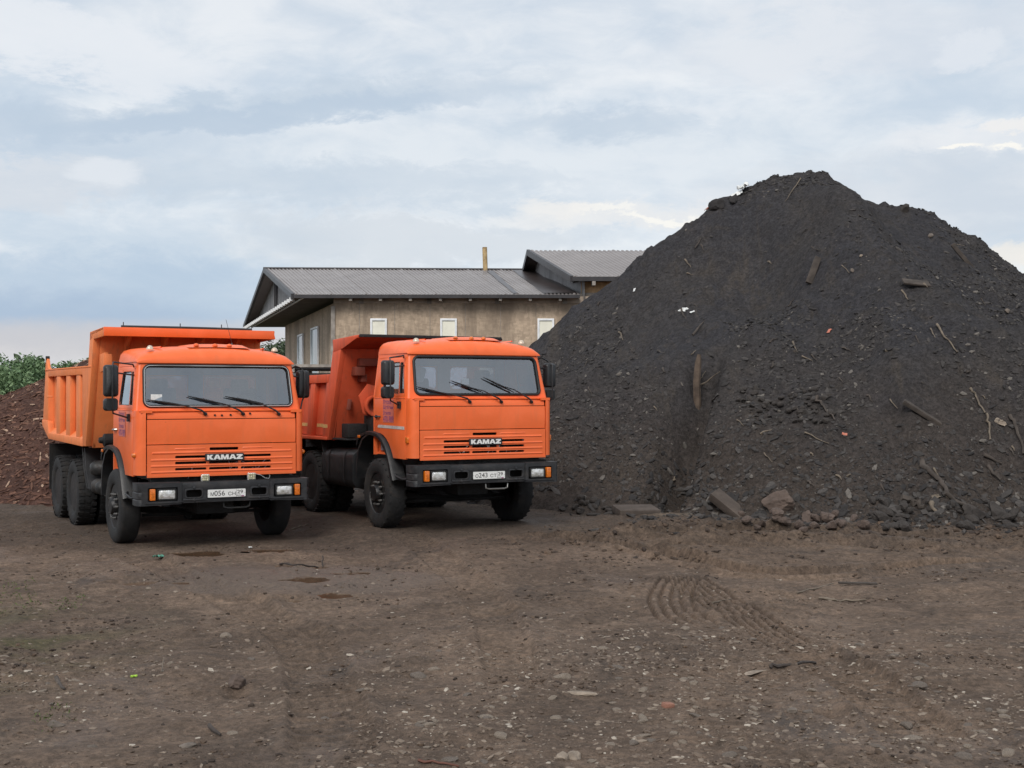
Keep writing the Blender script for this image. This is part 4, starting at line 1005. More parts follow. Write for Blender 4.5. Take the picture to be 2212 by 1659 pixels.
def extra2(root, P):
    """bucket body with a slanting front wall and splayed ribs"""
    hw = 1.25
    b = MB()
    yl = lambda z: 2.567 + (2.66 - z) / (2.66 - 1.153) * .583
    for s in (-1, 1):
        b.prism([(3.15, 1.153), (6.3, 1.13), (6.75, 1.5), (6.6, 2.17), (3.07, 2.20), (2.89, 2.745), (yl(2.70), 2.72)], lambda u, v, w_: (s * (hw - w_), u, v), .09, .13)
    b.prism([(1.153, 3.15), (2.70, 2.55), (2.755, 2.56), (2.755, 2.61), (1.153, 3.20)], lambda z, y, w_: (w_, y, z), -hw + .09, hw - .09)
    b.prism([(3.15, 1.15), (6.3, 1.13), (6.7, 1.5), (6.3, 1.22), (3.2, 1.22)], lambda y, z, w_: (w_, y, z), -hw + .09, hw - .09)
    b.prism([(6.62, 1.5), (6.72, 1.5), (6.6, 2.16), (6.5, 2.16)], lambda y, z, w_: (w_, y, z), -hw + .14, hw - .14)
    b.prism([(2.66, 2.58), (1.90, 2.765), (1.90, 2.795), (2.66, 2.755)], lambda y, z, w_: (w_, y, z), -hw + .03, hw - .03)
    body = P(b, 'tipper_body', M_BODY2, bevel=.006)
    MB().prism([(-1.24, 2.758), (1.24, 2.758), (1.22, 2.802), (-1.22, 2.802)], lambda u, v, w_: (u, 1.90 + w_, v), -.02, 0).build('canopy_lip', M_CHASSIS, body, bevel=.004)
    for s in (-1, 1):
        mp = lambda u, v, w_: (s * (hw - w_), u, v)
        f = MB()
        f.prism([(3.15, 1.153), (3.42, 1.153), (3.20, 2.20), (3.07, 2.20), (2.89, 2.745), (2.57, 2.66)], mp, 0, .10)
        f.prism([(2.95, 2.75), (1.92, 2.79), (1.92, 2.745), (2.52, 2.60), (2.92, 2.55)], mp, -.004, .04)
        f.prism([(3.15, 2.07), (6.62, 2.04), (6.6, 2.175), (3.07, 2.205)], mp, -.005, .10)
        f.prism([(3.2, 1.150), (6.3, 1.128), (6.3, 1.185), (3.2, 1.20)], mp, -.02, .10)
        for y0, dy in ((3.98, -.22), (4.75, -.1), (5.5, 0), (6.3, .1)):
            f.prism([(y0, 1.19), (y0 + .22, 1.19), (y0 + .22 + dy, 2.07), (y0 + dy, 2.07)], mp, .01, .098)
        sw = f.build('side_frame', M_BODY2, body, bevel=.008)
        for y0, y1 in ((3.18, 3.40), (3.48, 3.90), (4.25, 4.68)):
            MB().prism([(y0, 1.345), (y1, 1.345), (y1, 1.40), (y0, 1.40)], lambda u, v, w_: (s * (hw + .004 - (.09 if y0 > 3.42 else 0) - w_), u, v), 0, .003).build('reflective_tape', M_TAPEY, sw)
    # ram bracket, stiffeners, dark boxes on the front wall
    W_ = lambda z: yl(z)
    mb = MB()
    mb.bx(-.95, .2, W_(2.35) - .16, W_(2.35) + .06, 2.33, 2.45)
    mb.bx(-1.02, -.86, W_(2.25) - .18, W_(2.2), 2.18, 2.32)
    mb.bx(-.90, -.80, W_(2.2) - .14, W_(2.1), 2.08, 2.2)
    mb.build('ram_bracket', M_BODYD, body, bevel=.008)
    mb = MB().lathe([(.09, -.05), (.17, -.05), (.17, .05), (.09, .05), (.09, -.05)], (-.72, 2.5, 1.70), 'y', 24)
    mb.lathe([(0, .03), (.10, .03)], (-.72, 2.5, 1.70), 'y', 24).prism([(-.88, 1.58), (-.60, 1.50), (-.55, 1.98), (-.80, 2.05), (-.95, 1.86)], xz(2.58), 0, .04)
    mb.build('lifting_plate', M_BODY2, body, bevel=.004)
    mb = MB().bx(-1.12, -.80, 2.62, 2.9, 1.20, 1.42).bx(-.78, -.30, 2.3, 2.8, 1.1, 1.55).tube([(-.7, 2.4, 1.5), (-.5, 2.5, 1.72), (-.45, 2.6, 1.9)], .06, 8)
    mb.bx(-1.2, -.9, 2.5, 3.1, 1.16, 1.19)
    P(mb, 'hydraulic_tank', M_CHASSIS, bevel=.012)
    P(MB().box((-1.0, 2.88, 1.72), (.07, .04, .18), Matrix.Rotation(R(8), 3, 'Y')), 'rubber_pad', M_BODYD, bevel=.015)
    # fuel tank
    tk = rrect(2.28, 3.68, .42, 1.02, .13, 5)
    tm = MB().prism(rrect(-1.17, -.58, .42, 1.02, .14, 5), lambda u, v, w_: (u, w_, v), 2.30, 3.66)
    t = P(tm, 'fuel_tank', M_PLAST, bevel=.02, smooth=40)
    for y in (2.62, 3.30):
        l1 = rrect(-1.18, -.57, .41, 1.03, .145, 5)
        MB().bridge([(a, y, c_) for a, c_ in l1], [(a, y + .06, c_) for a, c_ in l1]).build('tank_strap', M_BLACKP, t, smooth=50)
    MB().lathe([(.05, 0), (.05, .05), (0, .055)], (-.9, 2.5, 1.02), 'z', 14).build('filler_cap', M_BLACKP, t)
    P(MB().bx(.60, 1.12, 2.2, 3.4, .5, 1.0), 'fuel_tank', M_PLAST, bevel=.06)
    P(MB().bx(-.5, .5, 3.1, 6.4, 1.0, 1.14), 'subframe', M_CHASSIS, bevel=.01)
    mb = MB()
    for s in (-1, 1): mb.bx(s * .55, s * 1.20, 6.15, 6.17, .42, 1.1)
    for s in (-1, 1): mb.box((s * .9, 3.55, .85), (.55, .02, .6), Matrix.Rotation(R(-22), 3, 'X'))
    P(mb, 'mudflap', M_CHASSIS)
    P(MB().box((-.55, 1.36, 2.10), (.30, .05, .44), Matrix.Rotation(R(14), 3, 'Y')), 'jacket', M_RAG2, bevel=.02)
wipA = [((-.985, 1.976), (-.44, 1.885), (-.246, 1.782)), ((-.456, 2.023), (.07, 1.90), (.271, 1.780)), ((.049, 2.016), (.59, 1.918), (.777, 1.774))]
wipB = [((-1.0, 1.996), (-.50, 1.869), (-.23, 1.779)), ((-.475, 2.084), (.02, 1.91), (.283, 1.777)), ((.047, 2.137), (.54, 1.915), (.788, 1.775))]
build_truck(T1, dict(n=1, dz=0.0, film=M_LILAC, wip=wipA, tread='smooth', extra=extra1,
    label='orange dump truck with two square work lamps above its bumper and a ribbed body',
    plate=[('М', -.220, .698, .046, .048), ('056', -.168, .698, .140, .066), ('СН', .018, .698, .100, .048), ('29', .142, .720, .078, .046), ('RUS', .136, .686, .052, .018)],
    mir=[(-1, -1.45, .27, (2.015, 2.43), (1.83, 1.995)), (1, 1.33, .70, (1.99, 2.385), None)]))
build_truck(T2, dict(n=2, dz=.082, film=M_LILAC, wip=wipB, tread='lug', extra=extra2,
    label='orange dump truck with a white strip on its door, beside the soil heap',
    plate=[('О', -.222, .698, .048, .048), ('243', -.168, .698, .140, .066), ('СТ', .018, .698, .100, .048), ('29', .142, .720, .078, .046), ('RUS', .136, .686, .052, .018)],
    mir=[(-1, -1.40, .38, (2.02, 2.37), (1.83, 2.0)), (1, 1.38, .62, (1.99, 2.36), (1.80, 1.96))]))

# ---------------------------------------------------------------- building of chipboard with sheet-metal roofs
def osb(name, c0, c1):
    m = bpy.data.materials.new(name); m.use_nodes = True; t = NT(m.node_tree); b = t.n['Principled BSDF']
    co = t.new('ShaderNodeTexCoord').outputs['Object']
    def chips(rot, sc):
        v = t.new('ShaderNodeTexVoronoi'); v.inputs['Scale'].default_value = 1.0
        t.put(v.inputs['Vector'], t.vm('ADD', t.mapv(co, sc, rot), t.vm('MULTIPLY', t.noise(co, 6, 3, out='Color'), (.9, .9, .9)))); return v.outputs['Color']
    a = t.new('ShaderNodeSeparateColor'); t.put(a.inputs[0], chips((0, .6, .3), (14, 14, 5)))
    a2 = t.new('ShaderNodeSeparateColor'); t.put(a2.inputs[0], chips((0, -.9, .3), (6, 6, 16)))
    f = t.math('ADD', t.math('MULTIPLY', a.outputs[0], .5), t.math('MULTIPLY', a2.outputs[0], .5))
    c = t.mix(f, c0, c1)
    st = t.ramp(t.noise(t.mapv(co, (.9, .9, .25)), 1.0, 6, .6, .4), .42, .66, 0, .75)
    c = t.mix(st, c, tuple(k * .62 for k in c0))
    c = t.mix(t.ramp(t.noise(t.mapv(co, (5, 5, .6)), 1, 5, .6), .55, .75, 0, .45), c, tuple(k * .4 for k in c0))
    t.put(b.inputs['Base Color'], c); b.inputs['Roughness'].default_value = .8
    return m
M_OSB = osb('chipboard', (.34, .26, .19), (.58, .45, .33))
M_OSBD = osb('dark_chipboard', (.22, .215, .22), (.36, .35, .355))
M_OSBO = osb('orange_lit_chipboard', (.50, .31, .16), (.70, .46, .26))  # orange light on the taller block's wall is put into this chipboard colour
M_BEAM = mat('grey_timber', (.30, .27, .24), .85, 0, .35, 3, .4, 20)
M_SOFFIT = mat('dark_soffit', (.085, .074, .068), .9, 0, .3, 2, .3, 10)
M_FASCIA = mat('dark_fascia_metal', (.045, .042, .045), .45, .2, .2, 3)
M_FRAME = mat('white_window_frame', (.84, .86, .88), .4, 0, .08, 5)
M_PANE = mat('cream_film_pane', (.86, .84, .72), .35, 0, .05, 3)
M_PIPE = mat('rusty_yellow_pipe', (.42, .30, .15), .7, 0, .3, 3, .3, 12, (.10, .045, .025), .95, 2.2)
def roof_mat():
    m = bpy.data.materials.new('brown_roof_sheet'); m.use_nodes = True; t = NT(m.node_tree); b = t.n['Principled BSDF']
    co = t.new('ShaderNodeTexCoord').outputs['Object']
    c = t.mix(t.ramp(t.noise(co, .35, 5, .6, .5), .35, .68), (.255, .225, .213), (.32, .288, .272))
    c = t.mix(t.ramp(t.noise(t.mapv(co, (2.5, .3, .3)), 1, 5, .6), .6, .76, 0, .5), c, (.085, .07, .07))
    t.put(b.inputs['Base Color'], c); b.inputs['Roughness'].default_value = .42; b.inputs['Metallic'].default_value = .25
    return m
M_ROOF = roof_mat()
M_DARKROOF = mat('dark_roof_sheet', (.055, .042, .040), .35, .2, .3, 1.5)  # darker brown than the main roof sheet
def quadpt(c, u, v):
    a, b, d, e = [np.array(p) for p in c]
    return (a * (1 - u) + b * u) * (1 - v) + (d * (1 - u) + e * u) * v
def corrugated(c, n, amp=.030, seams=0):
    """c = eave-left, eave-right, ridge-left, ridge-right; ribs run from eave to ridge"""
    mb = MB(); nrm = np.cross(np.array(c[1]) - np.array(c[0]), np.array(c[2]) - np.array(c[0])); nrm /= np.linalg.norm(nrm)
    if nrm[2] < 0: nrm = -nrm
    us, hs = [], []
    for i in range(n):
        for du, h in ((0, 0), (.38, 0), (.52, 1), (.86, 1)):
            us.append((i + du) / n); hs.append(h * amp + (.02 if seams and (i % seams) == 0 else 0))
    us.append(1); hs.append(0)
    r0 = [quadpt(c, u, 0) + nrm * h for u, h in zip(us, hs)]; r1 = [quadpt(c, u, 1) + nrm * h for u, h in zip(us, hs)]
    mb.bridge(r0, r1, False)
    mb.bridge([p - nrm * .05 for p in r0], [p - nrm * .05 for p in r1], False); mb.bridge(r0, [p - nrm * .05 for p in r0], False)
    return mb
def slab(p, q, r, s_, th, nrm=(0, 0, -1)):
    a = [np.array(k, float) for k in (p, q, r, s_)]; n = np.array(nrm, float) * th
    return a + [k + n for k in a], [(0, 1, 2, 3), (7, 6, 5, 4), (0, 4, 5, 1), (1, 5, 6, 2), (2, 6, 7, 3), (3, 7, 4, 0)]
EZ = 5.46
E1 = np.array([-7.63, 45.45, EZ]); E2 = np.array([-13.75, 66.9, EZ]); AP = np.array([-10.62, 56.0, 7.36])
ER = np.array([2.38, 45.45, EZ]); AR = np.array([1.15, 56.0, 7.30])
b1 = empty('chipboard_building', (-5.4, 46.0, 0)); tag(b1, 'long two-storey chipboard building with brown metal roof behind the trucks', 'building')
L0 = np.array([-5.4, 46.0, 0.0])
loc_ = lambda p: np.array(p, float) - L0
WL = at(721, 657, 46.0); wx = WL[0]
FZ = 5.22
far = at(616, 712, 62.0); far[2] = FZ
mb = MB(); wl = [loc_((wx, 46.0, -.5)), loc_((9.0, 46.0, -.5)), loc_((9.0, 46.0, FZ)), loc_((wx, 46.0, FZ))]
mb.add(*slab(*wl, .2, (0, 1, 0)))
mb.build('wall', M_OSB, b1)
mb = MB().add(*slab(loc_((wx, 46.02, -.5)), loc_((far[0], far[1], -.5)), loc_((far[0], far[1], FZ)), loc_((wx, 46.02, FZ)), .2, (1, 0, 0)))
mb.build('wall', M_OSB, b1)
# board joints and corner strip
mb = MB()
for k in range(12): mb.bx(wx + .9 + k * 1.25 - L0[0], wx + .915 + k * 1.25 - L0[0], -.012, -.001, -.4, FZ)
mb.bx(wx - .09 - L0[0], wx + .05 - L0[0], -.05, .03, -.4, FZ - .1)
mb.build('corner_strip', M_BEAM, b1, noweld=True)
# timber plate between wall top and eave
mb = MB().bx(wx - L0[0], 9.0 - L0[0], -.03, .12, FZ, FZ + .24)
mb.build('top_plate', mat('beige_plank', (.44, .36, .29), .8, 0, .3, 2, .3, 20), b1)
mb = MB()
for k in range(10):
    x = wx + .6 + k * 1.05; mb.bx(x - L0[0], x + .10 - L0[0], -.52, -.0, EZ - .19, EZ - .09)
for k in range(4):
    x = wx + .9 + k * 2.4; mb.bx(x - L0[0], x + .16 - L0[0], -.06, -.03, FZ - .02, FZ + .25)
mb.build('rafter_end', M_BEAM, b1, noweld=True)
rf = corrugated([loc_(E1), loc_(ER), loc_(AP), loc_(AR)], 74, .036, 9).build('roof', M_ROOF, b1, smooth=20, noweld=True)
BR = ER + (0, 22, 0)
MB().add(*slab(loc_(AP), loc_(AR), loc_((ER[0], 67, EZ)), loc_(E2), .05)).build('rear_slope', M_ROOF, b1)
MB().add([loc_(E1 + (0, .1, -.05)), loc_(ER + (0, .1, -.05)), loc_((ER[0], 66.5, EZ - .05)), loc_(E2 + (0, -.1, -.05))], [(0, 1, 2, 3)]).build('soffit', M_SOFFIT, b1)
mb = MB().add(*slab(loc_(E1 + (0, -.03, .02)), loc_(ER + (0, -.03, .02)), loc_(ER + (0, -.03, -.10)), loc_(E1 + (0, -.03, -.10)), .04, (0, 1, 0)))
def board(p, q, h, th=.12):
    p, q = np.array(p), np.array(q); d = np.cross((q - p) / np.linalg.norm(q - p), (0, 0, 1)); d /= np.linalg.norm(d)
    return slab(p, q, q - (0, 0, h), p - (0, 0, h), th, d)
mb.add(*board(loc_(E1) + (-.10, 0, .06), loc_(AP) + (-.10, 0, .06), .19)); mb.add(*board(loc_(AP) + (-.10, 0, .06), loc_(E2) + (-.10, 0, .06), .19))
mb.build('fascia', M_FASCIA, b1)
rd = MB().tube([loc_(AP) + (-.1, 0, .05), loc_(AR) + (0, 0, .05)], .055, 6); rd.build('ridge_cap', M_FASCIA, b1)
# gable face, with a post and the white toothed edge
gx = np.array([.5, .12, 0])
mb = MB().add([loc_(E1) + gx + (0, .3, -.05), loc_(AP) + gx + (0, 0, -.08), loc_(E2) + gx + (0, -.3, -.05)], [(0, 1, 2)])
gb = mb.build('gable', M_OSBD, b1)
MB().box(loc_(AP) + (.42, .1, -.95), (.12, .22, 1.75)).build('gable_post', M_FASCIA, b1)
mb = MB(); 
mb.add(*board(loc_(E1) + (.31, 0, -.06), loc_(E2) + (.31, 0, -.06), .05, .04))
for k in range(26):
    p = E1 + (E2 - E1) * (k + .5) / 26
    mb.box(loc_(p) + (-.02, 0, -.12), (.12, .40, .12))
mb.build('eave_teeth', M_FRAME, b1, noweld=True)
MB().tube([loc_(at(1049, 600, 56.0)), loc_(at(1047, 534, 56.0))], .105, 14).build('chimney_pipe', M_PIPE, b1, smooth=50)
MB().lathe([(.30, -.08), (.26, .03), (.13, .14), (.11, .16)], loc_(at(1049, 596, 55.9)), 'z', 12).build('pipe_flashing', M_FASCIA, b1)
wp = lambda u, v: quadpt([loc_(E1), loc_(ER), loc_(AP), loc_(AR)], u, v) + (0, -.0, .062)
MB().add([wp(.770, .02), wp(.785, .02), wp(.825, .93), wp(.800, .93)], [(0, 1, 2, 3)]).build('dark_streak', M_DARKROOF, b1)  # narrow darker strip running from below the chimney pipe to the eave
MB().add([wp(.875, .02), wp(.995, .02), wp(.985, .96), wp(.90, .96)], [(0, 1, 2, 3)]).build('dark_patch', M_DARKROOF, b1)  # broad darker area at the right end of the roof
def window(parent, L, p0, wd, ht, dx, dn, opening=False):
    """p0 = lower left corner, dx = unit along wall, dn = unit out of wall"""
    dx, dn = np.array(dx, float), np.array(dn, float); up = np.array((0, 0, 1.0)); p0 = np.array(p0, float) - L
    mp = lambda u, v, w_: tuple(p0 + dx * u + up * v - dn * w_)
    f = MB().plate([(0, 0), (wd, 0), (wd, ht), (0, ht)], [[(.075, .075), (wd - .075, .075), (wd - .075, ht - .075), (.075, ht - .075)]], mp, -.06, .02).build('window', M_FRAME, parent, bevel=.01)
    MB().prism([(.075, .075), (wd - .075, .075), (wd - .075, ht - .075), (.075, ht - .075)], mp, -.015, .0).build('pane', M_PANE if not opening else M_GLASSW, f)
    mb = MB()
    for k in range(5):
        mb.prism([(-.02, .08 + k * (ht - .2) / 4), (.015, .08 + k * (ht - .2) / 4), (.015, .14 + k * (ht - .2) / 4), (-.02, .14 + k * (ht - .2) / 4)], mp, -.065, -.0)
M_GLASSW = mat('cool_window_pane', (.30, .38, .40), .12, 0, .1, 1)
for px in (800, 951, 1161):
    p = at(px, 688, 45.98); q = at(px + 36, 688, 45.98)
    window(b1, L0, (p[0], 45.98, p[2] - 1.25), q[0] - p[0], 1.25, (1, 0, 0), (0, -1, 0))
sd_ = np.array([far[0] - wx, far[1] - 46.0, 0]); sl = np.linalg.norm(sd_); sd_ /= sl; sn = np.array([-sd_[1], sd_[0], 0])
for pa, pb, pt in ((690, 675, 712), (657, 646, 728)):
    def tside(px):   # where the pixel column meets the side wall
        d = pdir(px, 800); k = d[0] / d[1]; t = (k * 46.0 - wx) / (sd_[0] - k * sd_[1]); return t
    ta, tb_ = tside(pa), tside(pb); P0 = np.array([wx, 46, 0]) + sd_ * ta
    zt = at(pa, pt - 8, P0[1])[2]
    window(b1, L0, (P0[0], P0[1], zt - 2.1) + sn * .03, abs(tb_ - ta), 2.1, sd_, sn, True)
# taller block to the right
L0b = np.array([3.4, 45.2, 0.0]); b2 = empty('taller_building', tuple(L0b)); tag(b2, 'taller chipboard block with metal roof, half hidden behind the soil heap', 'building')
lb = lambda p: np.array(p, float) - L0b
K1 = at(1236, 599, 45.6); KA = at(1142, 542, 53.0); KL = at(1113, 592, 60.5); K1r = K1 + (14, 0, 0); KAr = KA + (15.5, 0, 0); KL[2] = K1[2]
corrugated([lb(K1), lb(K1r), lb(KA), lb(KAr)], 84, .035, 9).build('roof', M_ROOF, b2, smooth=20, noweld=True)
MB().add(*slab(lb(KA), lb(KAr), lb(KL + (17, 0, 0)), lb(KL), .05)).build('rear_slope', M_ROOF, b2)
mb = MB().add(*board(lb(K1) + (-.08, 0, .06), lb(KA) + (-.08, 0, .06), .24)).add(*board(lb(KA) + (-.08, 0, .06), lb(KL) + (-.08, 0, .06), .24))
mb.add(*slab(lb(K1 + (0, -.03, .02)), lb(K1r + (0, -.03, .02)), lb(K1r + (0, -.03, -.13)), lb(K1 + (0, -.03, -.13)), .04, (0, 1, 0))); mb.build('fascia', M_FASCIA, b2)
MB().add([lb(K1) + (.45, .2, -.02), lb(KA) + (.45, 0, -.05), lb(KL) + (.45, -.2, -.02), lb(KL) + (.45, -.2, -9), lb(K1) + (.45, .2, -9)], [(0, 1, 2, 3, 4)]).build('side_wall', M_OSBD, b2)
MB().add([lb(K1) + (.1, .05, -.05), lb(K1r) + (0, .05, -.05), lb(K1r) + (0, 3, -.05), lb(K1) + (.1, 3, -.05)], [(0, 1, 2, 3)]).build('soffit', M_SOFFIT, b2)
MB().add(*slab(lb((K1[0] + .35, 46.2, -.4)), lb((K1r[0], 46.2, -.4)), lb((K1r[0], 46.2, K1[2] - .1)), lb((K1[0] + .35, 46.2, K1[2] - .1)), .2, (0, 1, 0))).build('wall', M_OSBO, b2)
mb = MB()
for k in range(4): mb.bx(K1[0] + .3 - L0b[0], K1[0] + 6 - L0b[0], .93, .97, 5.35 + k * .13 - .25, 5.35 + k * .13 - .14)
mb.build('plank_band', M_BEAM, b2, noweld=True)
mb = MB()
for k in range(8): mb.bx(K1[0] + .7 + k * 1.2 - L0b[0], K1[0] + .82 + k * 1.2 - L0b[0], .35, 1.0, K1[2] - .28, K1[2] - .14)
mb.build('rafter_end', M_BEAM, b2, noweld=True)
# flat-roofed shed standing before the side wall
c = at(641, 806, 36.0); sh = empty('flat_roofed_shed', (c[0] + 1.5, 36.0, 0)); tag(sh, 'low dark shed with a pale-edged flat roof behind the right truck', 'shed')
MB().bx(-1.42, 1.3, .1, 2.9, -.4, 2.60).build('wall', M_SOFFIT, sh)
r_ = MB().bx(-1.55, 1.4, -.05, 3.1, 2.70, 2.83).build('roof', M_FASCIA, sh, bevel=.01)
MB().bx(-1.60, -1.55, -.08, 3.1, 2.62, 2.84).bx(-1.6, 1.4, -.09, -.05, 2.76, 2.84).build('roof_edging', M_BEAM, r_)
mb = MB()
mb.bx(-1.615, -1.60, 0, 3.0, 2.60, 2.72)
for k in range(14): mb.bx(-1.66, -1.60, .0 + k * .22, .12 + k * .22, 2.50, 2.70)
mb.build('eave_teeth', M_FRAME, r_, noweld=True)
MB().tube([(.9, .5, 2.83), (.9, .5, 3.05)], .02, 6).build('vent_pipe', M_CHASSIS, sh)

# ---------------------------------------------------------------- bushes and far trees
def leaf_mat(name, c0, c1):
    m = bpy.data.materials.new(name); m.use_nodes = True; t = NT(m.node_tree); b = t.n['Principled BSDF']
    gi = t.new('ShaderNodeNewGeometry'); oi = t.new('ShaderNodeObjectInfo')
    c = t.mix(gi.outputs['Random Per Island'], c0, c1); c = t.mix(t.math('MULTIPLY', oi.outputs['Random'], .5), c, tuple(x * .7 for x in c0))
    t.put(b.inputs['Base Color'], c); b.inputs['Roughness'].default_value = .6; b.inputs['Specular IOR Level'].default_value = .3
    b.inputs['Transmission Weight'].default_value = 0
    return m
M_LEAF = leaf_mat('willow_leaves', (.10, .175, .08), (.21, .30, .15))
M_LEAFD = leaf_mat('dark_leaves', (.050, .075, .040), (.10, .135, .07))
M_WOOD = mat('grey_bark', (.09, .07, .055), .9, 0, .3, 6)
def leaves(n, lobes, size, seed):
    r = np.random.default_rng(seed); L = np.array(lobes)
    k = r.choice(len(L), n, p=L[:, 3] ** 2 / (L[:, 3] ** 2).sum())
    d = r.normal(size=(n, 3)); d /= np.linalg.norm(d, axis=1)[:, None]
    rad = r.uniform(.55, 1.08, n) ** .6
    c = L[k, :3] + d * (L[k, 3] * rad)[:, None] * (1, 1, 1.15)
    c += r.normal(size=(n, 3)) * size * .8
    a = r.normal(size=(n, 3)); a /= np.linalg.norm(a, axis=1)[:, None]; a[:, 2] = np.abs(a[:, 2]) * .6 + .2
    b = np.cross(a, r.normal(size=(n, 3))); b /= np.linalg.norm(b, axis=1)[:, None]
    s_ = size * r.uniform(.6, 1.5, n)[:, None]
    V = np.stack([c - a * s_, c + b * s_ * .38, c + a * s_, c - b * s_ * .38], 1).reshape(-1, 3)
    V = V[np.repeat(c[:, 2] > 0.0, 4)]
    return V, np.arange(len(V)).reshape(-1, 4)
def bush_kind(seed, h, wd, n, size, m, name='crown'):
    r = np.random.default_rng(seed); lob = []
    for k in range(22):
        z = r.uniform(.12, .95) * h; w_ = wd * (1 - .55 * (z / h) ** 2) * .5
        lob.append((r.uniform(-w_, w_), r.uniform(-w_, w_) * .7, z, r.uniform(.10, .22) * h * (1.1 - .45 * z / h)))
    V, F = leaves(n, lob, size, seed); me = npmesh(name, V, F, m)
    mb = MB()
    for k in range(7):
        x, y = r.uniform(-wd * .25, wd * .25, 2); mb.tube([(x * .3, y * .3, -.3), (x * .7, y * .7, h * .35), (x, y, h * .8)], [.05, .035, .01], 5)
    st = mb.build('stem', M_WOOD, noweld=True); return me, st
kinds = [bush_kind(s, h, wd, n, sz, m) for s, h, wd, n, sz, m in ((1, 3.3, 3.6, 9000, .08, M_LEAF), (2, 3.0, 4.2, 9000, .08, M_LEAF), (3, 3.6, 3.0, 8000, .075, M_LEAF), (4, 4.6, 2.0, 5200, .10, M_LEAFD))]
used_k = set()
def put_bush(k, x, y, z, s_, rz, name, label, cat, group):
    t = empty(name, (x, y, z), rz); t.scale = (s_, s_, s_)
    for src in kinds[k]:
        o = src if k not in used_k else src.copy()
        if k in used_k: COL.objects.link(o)
        o.parent = t
    used_k.add(k); tag(t, label, cat, group)
bl = [(0, -10, 790, 44, 1.05), (1, 38, 776, 46, 1.08), (2, 72, 782, 45, .92), (0, 118, 782, 47, .95), (1, 150, 786, 48, .95), (2, 188, 784, 47, .9), (1, 215, 788, 50, 1.0), (0, -60, 778, 46, 1.1), (2, 20, 800, 40, .78), (1, -120, 782, 48, 1.1)]
for i, (k, px, py, Y, s_) in enumerate(bl):
    p = at(px, py + 9, Y); H_ = (3.3, 3.0, 3.6)[k] * s_
    put_bush(k, p[0], Y, p[2] - H_ * .97, s_, i * 1.3, 'bush', 'leafy green bush in the row behind the bark heap', 'bush', 'green bushes behind the bark heap')
for i, (px, py, Y) in enumerate(((570, 752, 80), (590, 757, 82), (609, 745, 84), (640, 752, 86), (540, 760, 82), (690, 755, 90))):
    p = at(px, py, Y); put_bush(3, p[0], Y, p[2] - 4.6 * 1.15, 1.15, i * 1.1, 'tree', 'slim dark tree far off between the left truck and the building', 'tree', 'far trees beside the building')
# far wood that closes the horizon behind and in front of the yard (the windscreens mirror it)
def wood(name, pts, seed, label):
    r = np.random.default_rng(seed); lob = []
    for x, y, h in pts:
        for k in range(7): lob.append((x + r.uniform(-2.2, 2.2), y + r.uniform(-1.5, 1.5), r.uniform(.15, .85) * h, r.uniform(.14, .26) * h))
    V, F = leaves(len(pts) * 420, lob, .5, seed); o = npmesh(name, V, F, M_LEAFD); tag(o, label, 'wood', kind='stuff')
r = random.Random(4)
wood('wood', [(x, -70 + r.uniform(-4, 4), r.uniform(5, 9)) for x in np.arange(-110, 111, 3.6)], 5, 'dark treeline far beyond the open yard')
wood('wood', [(x, 135 + r.uniform(-6, 6), r.uniform(3.5, 5.5)) for x in np.arange(-120, 120, 3.6)], 6, 'low dark treeline on the horizon behind the building')
# rank grass between bark heap and bushes
V, F = leaves(9000, [(x, 38.5 + .6 * math.sin(x), .1, .9) for x in np.arange(-22, -7, .8)], .10, 8)
M_GRASS = leaf_mat('pale_grass', (.13, .22, .04), (.26, .36, .09))
tag(npmesh('grass', V, F, M_GRASS), 'pale green grass strip below the bushes', 'grass', kind='stuff')

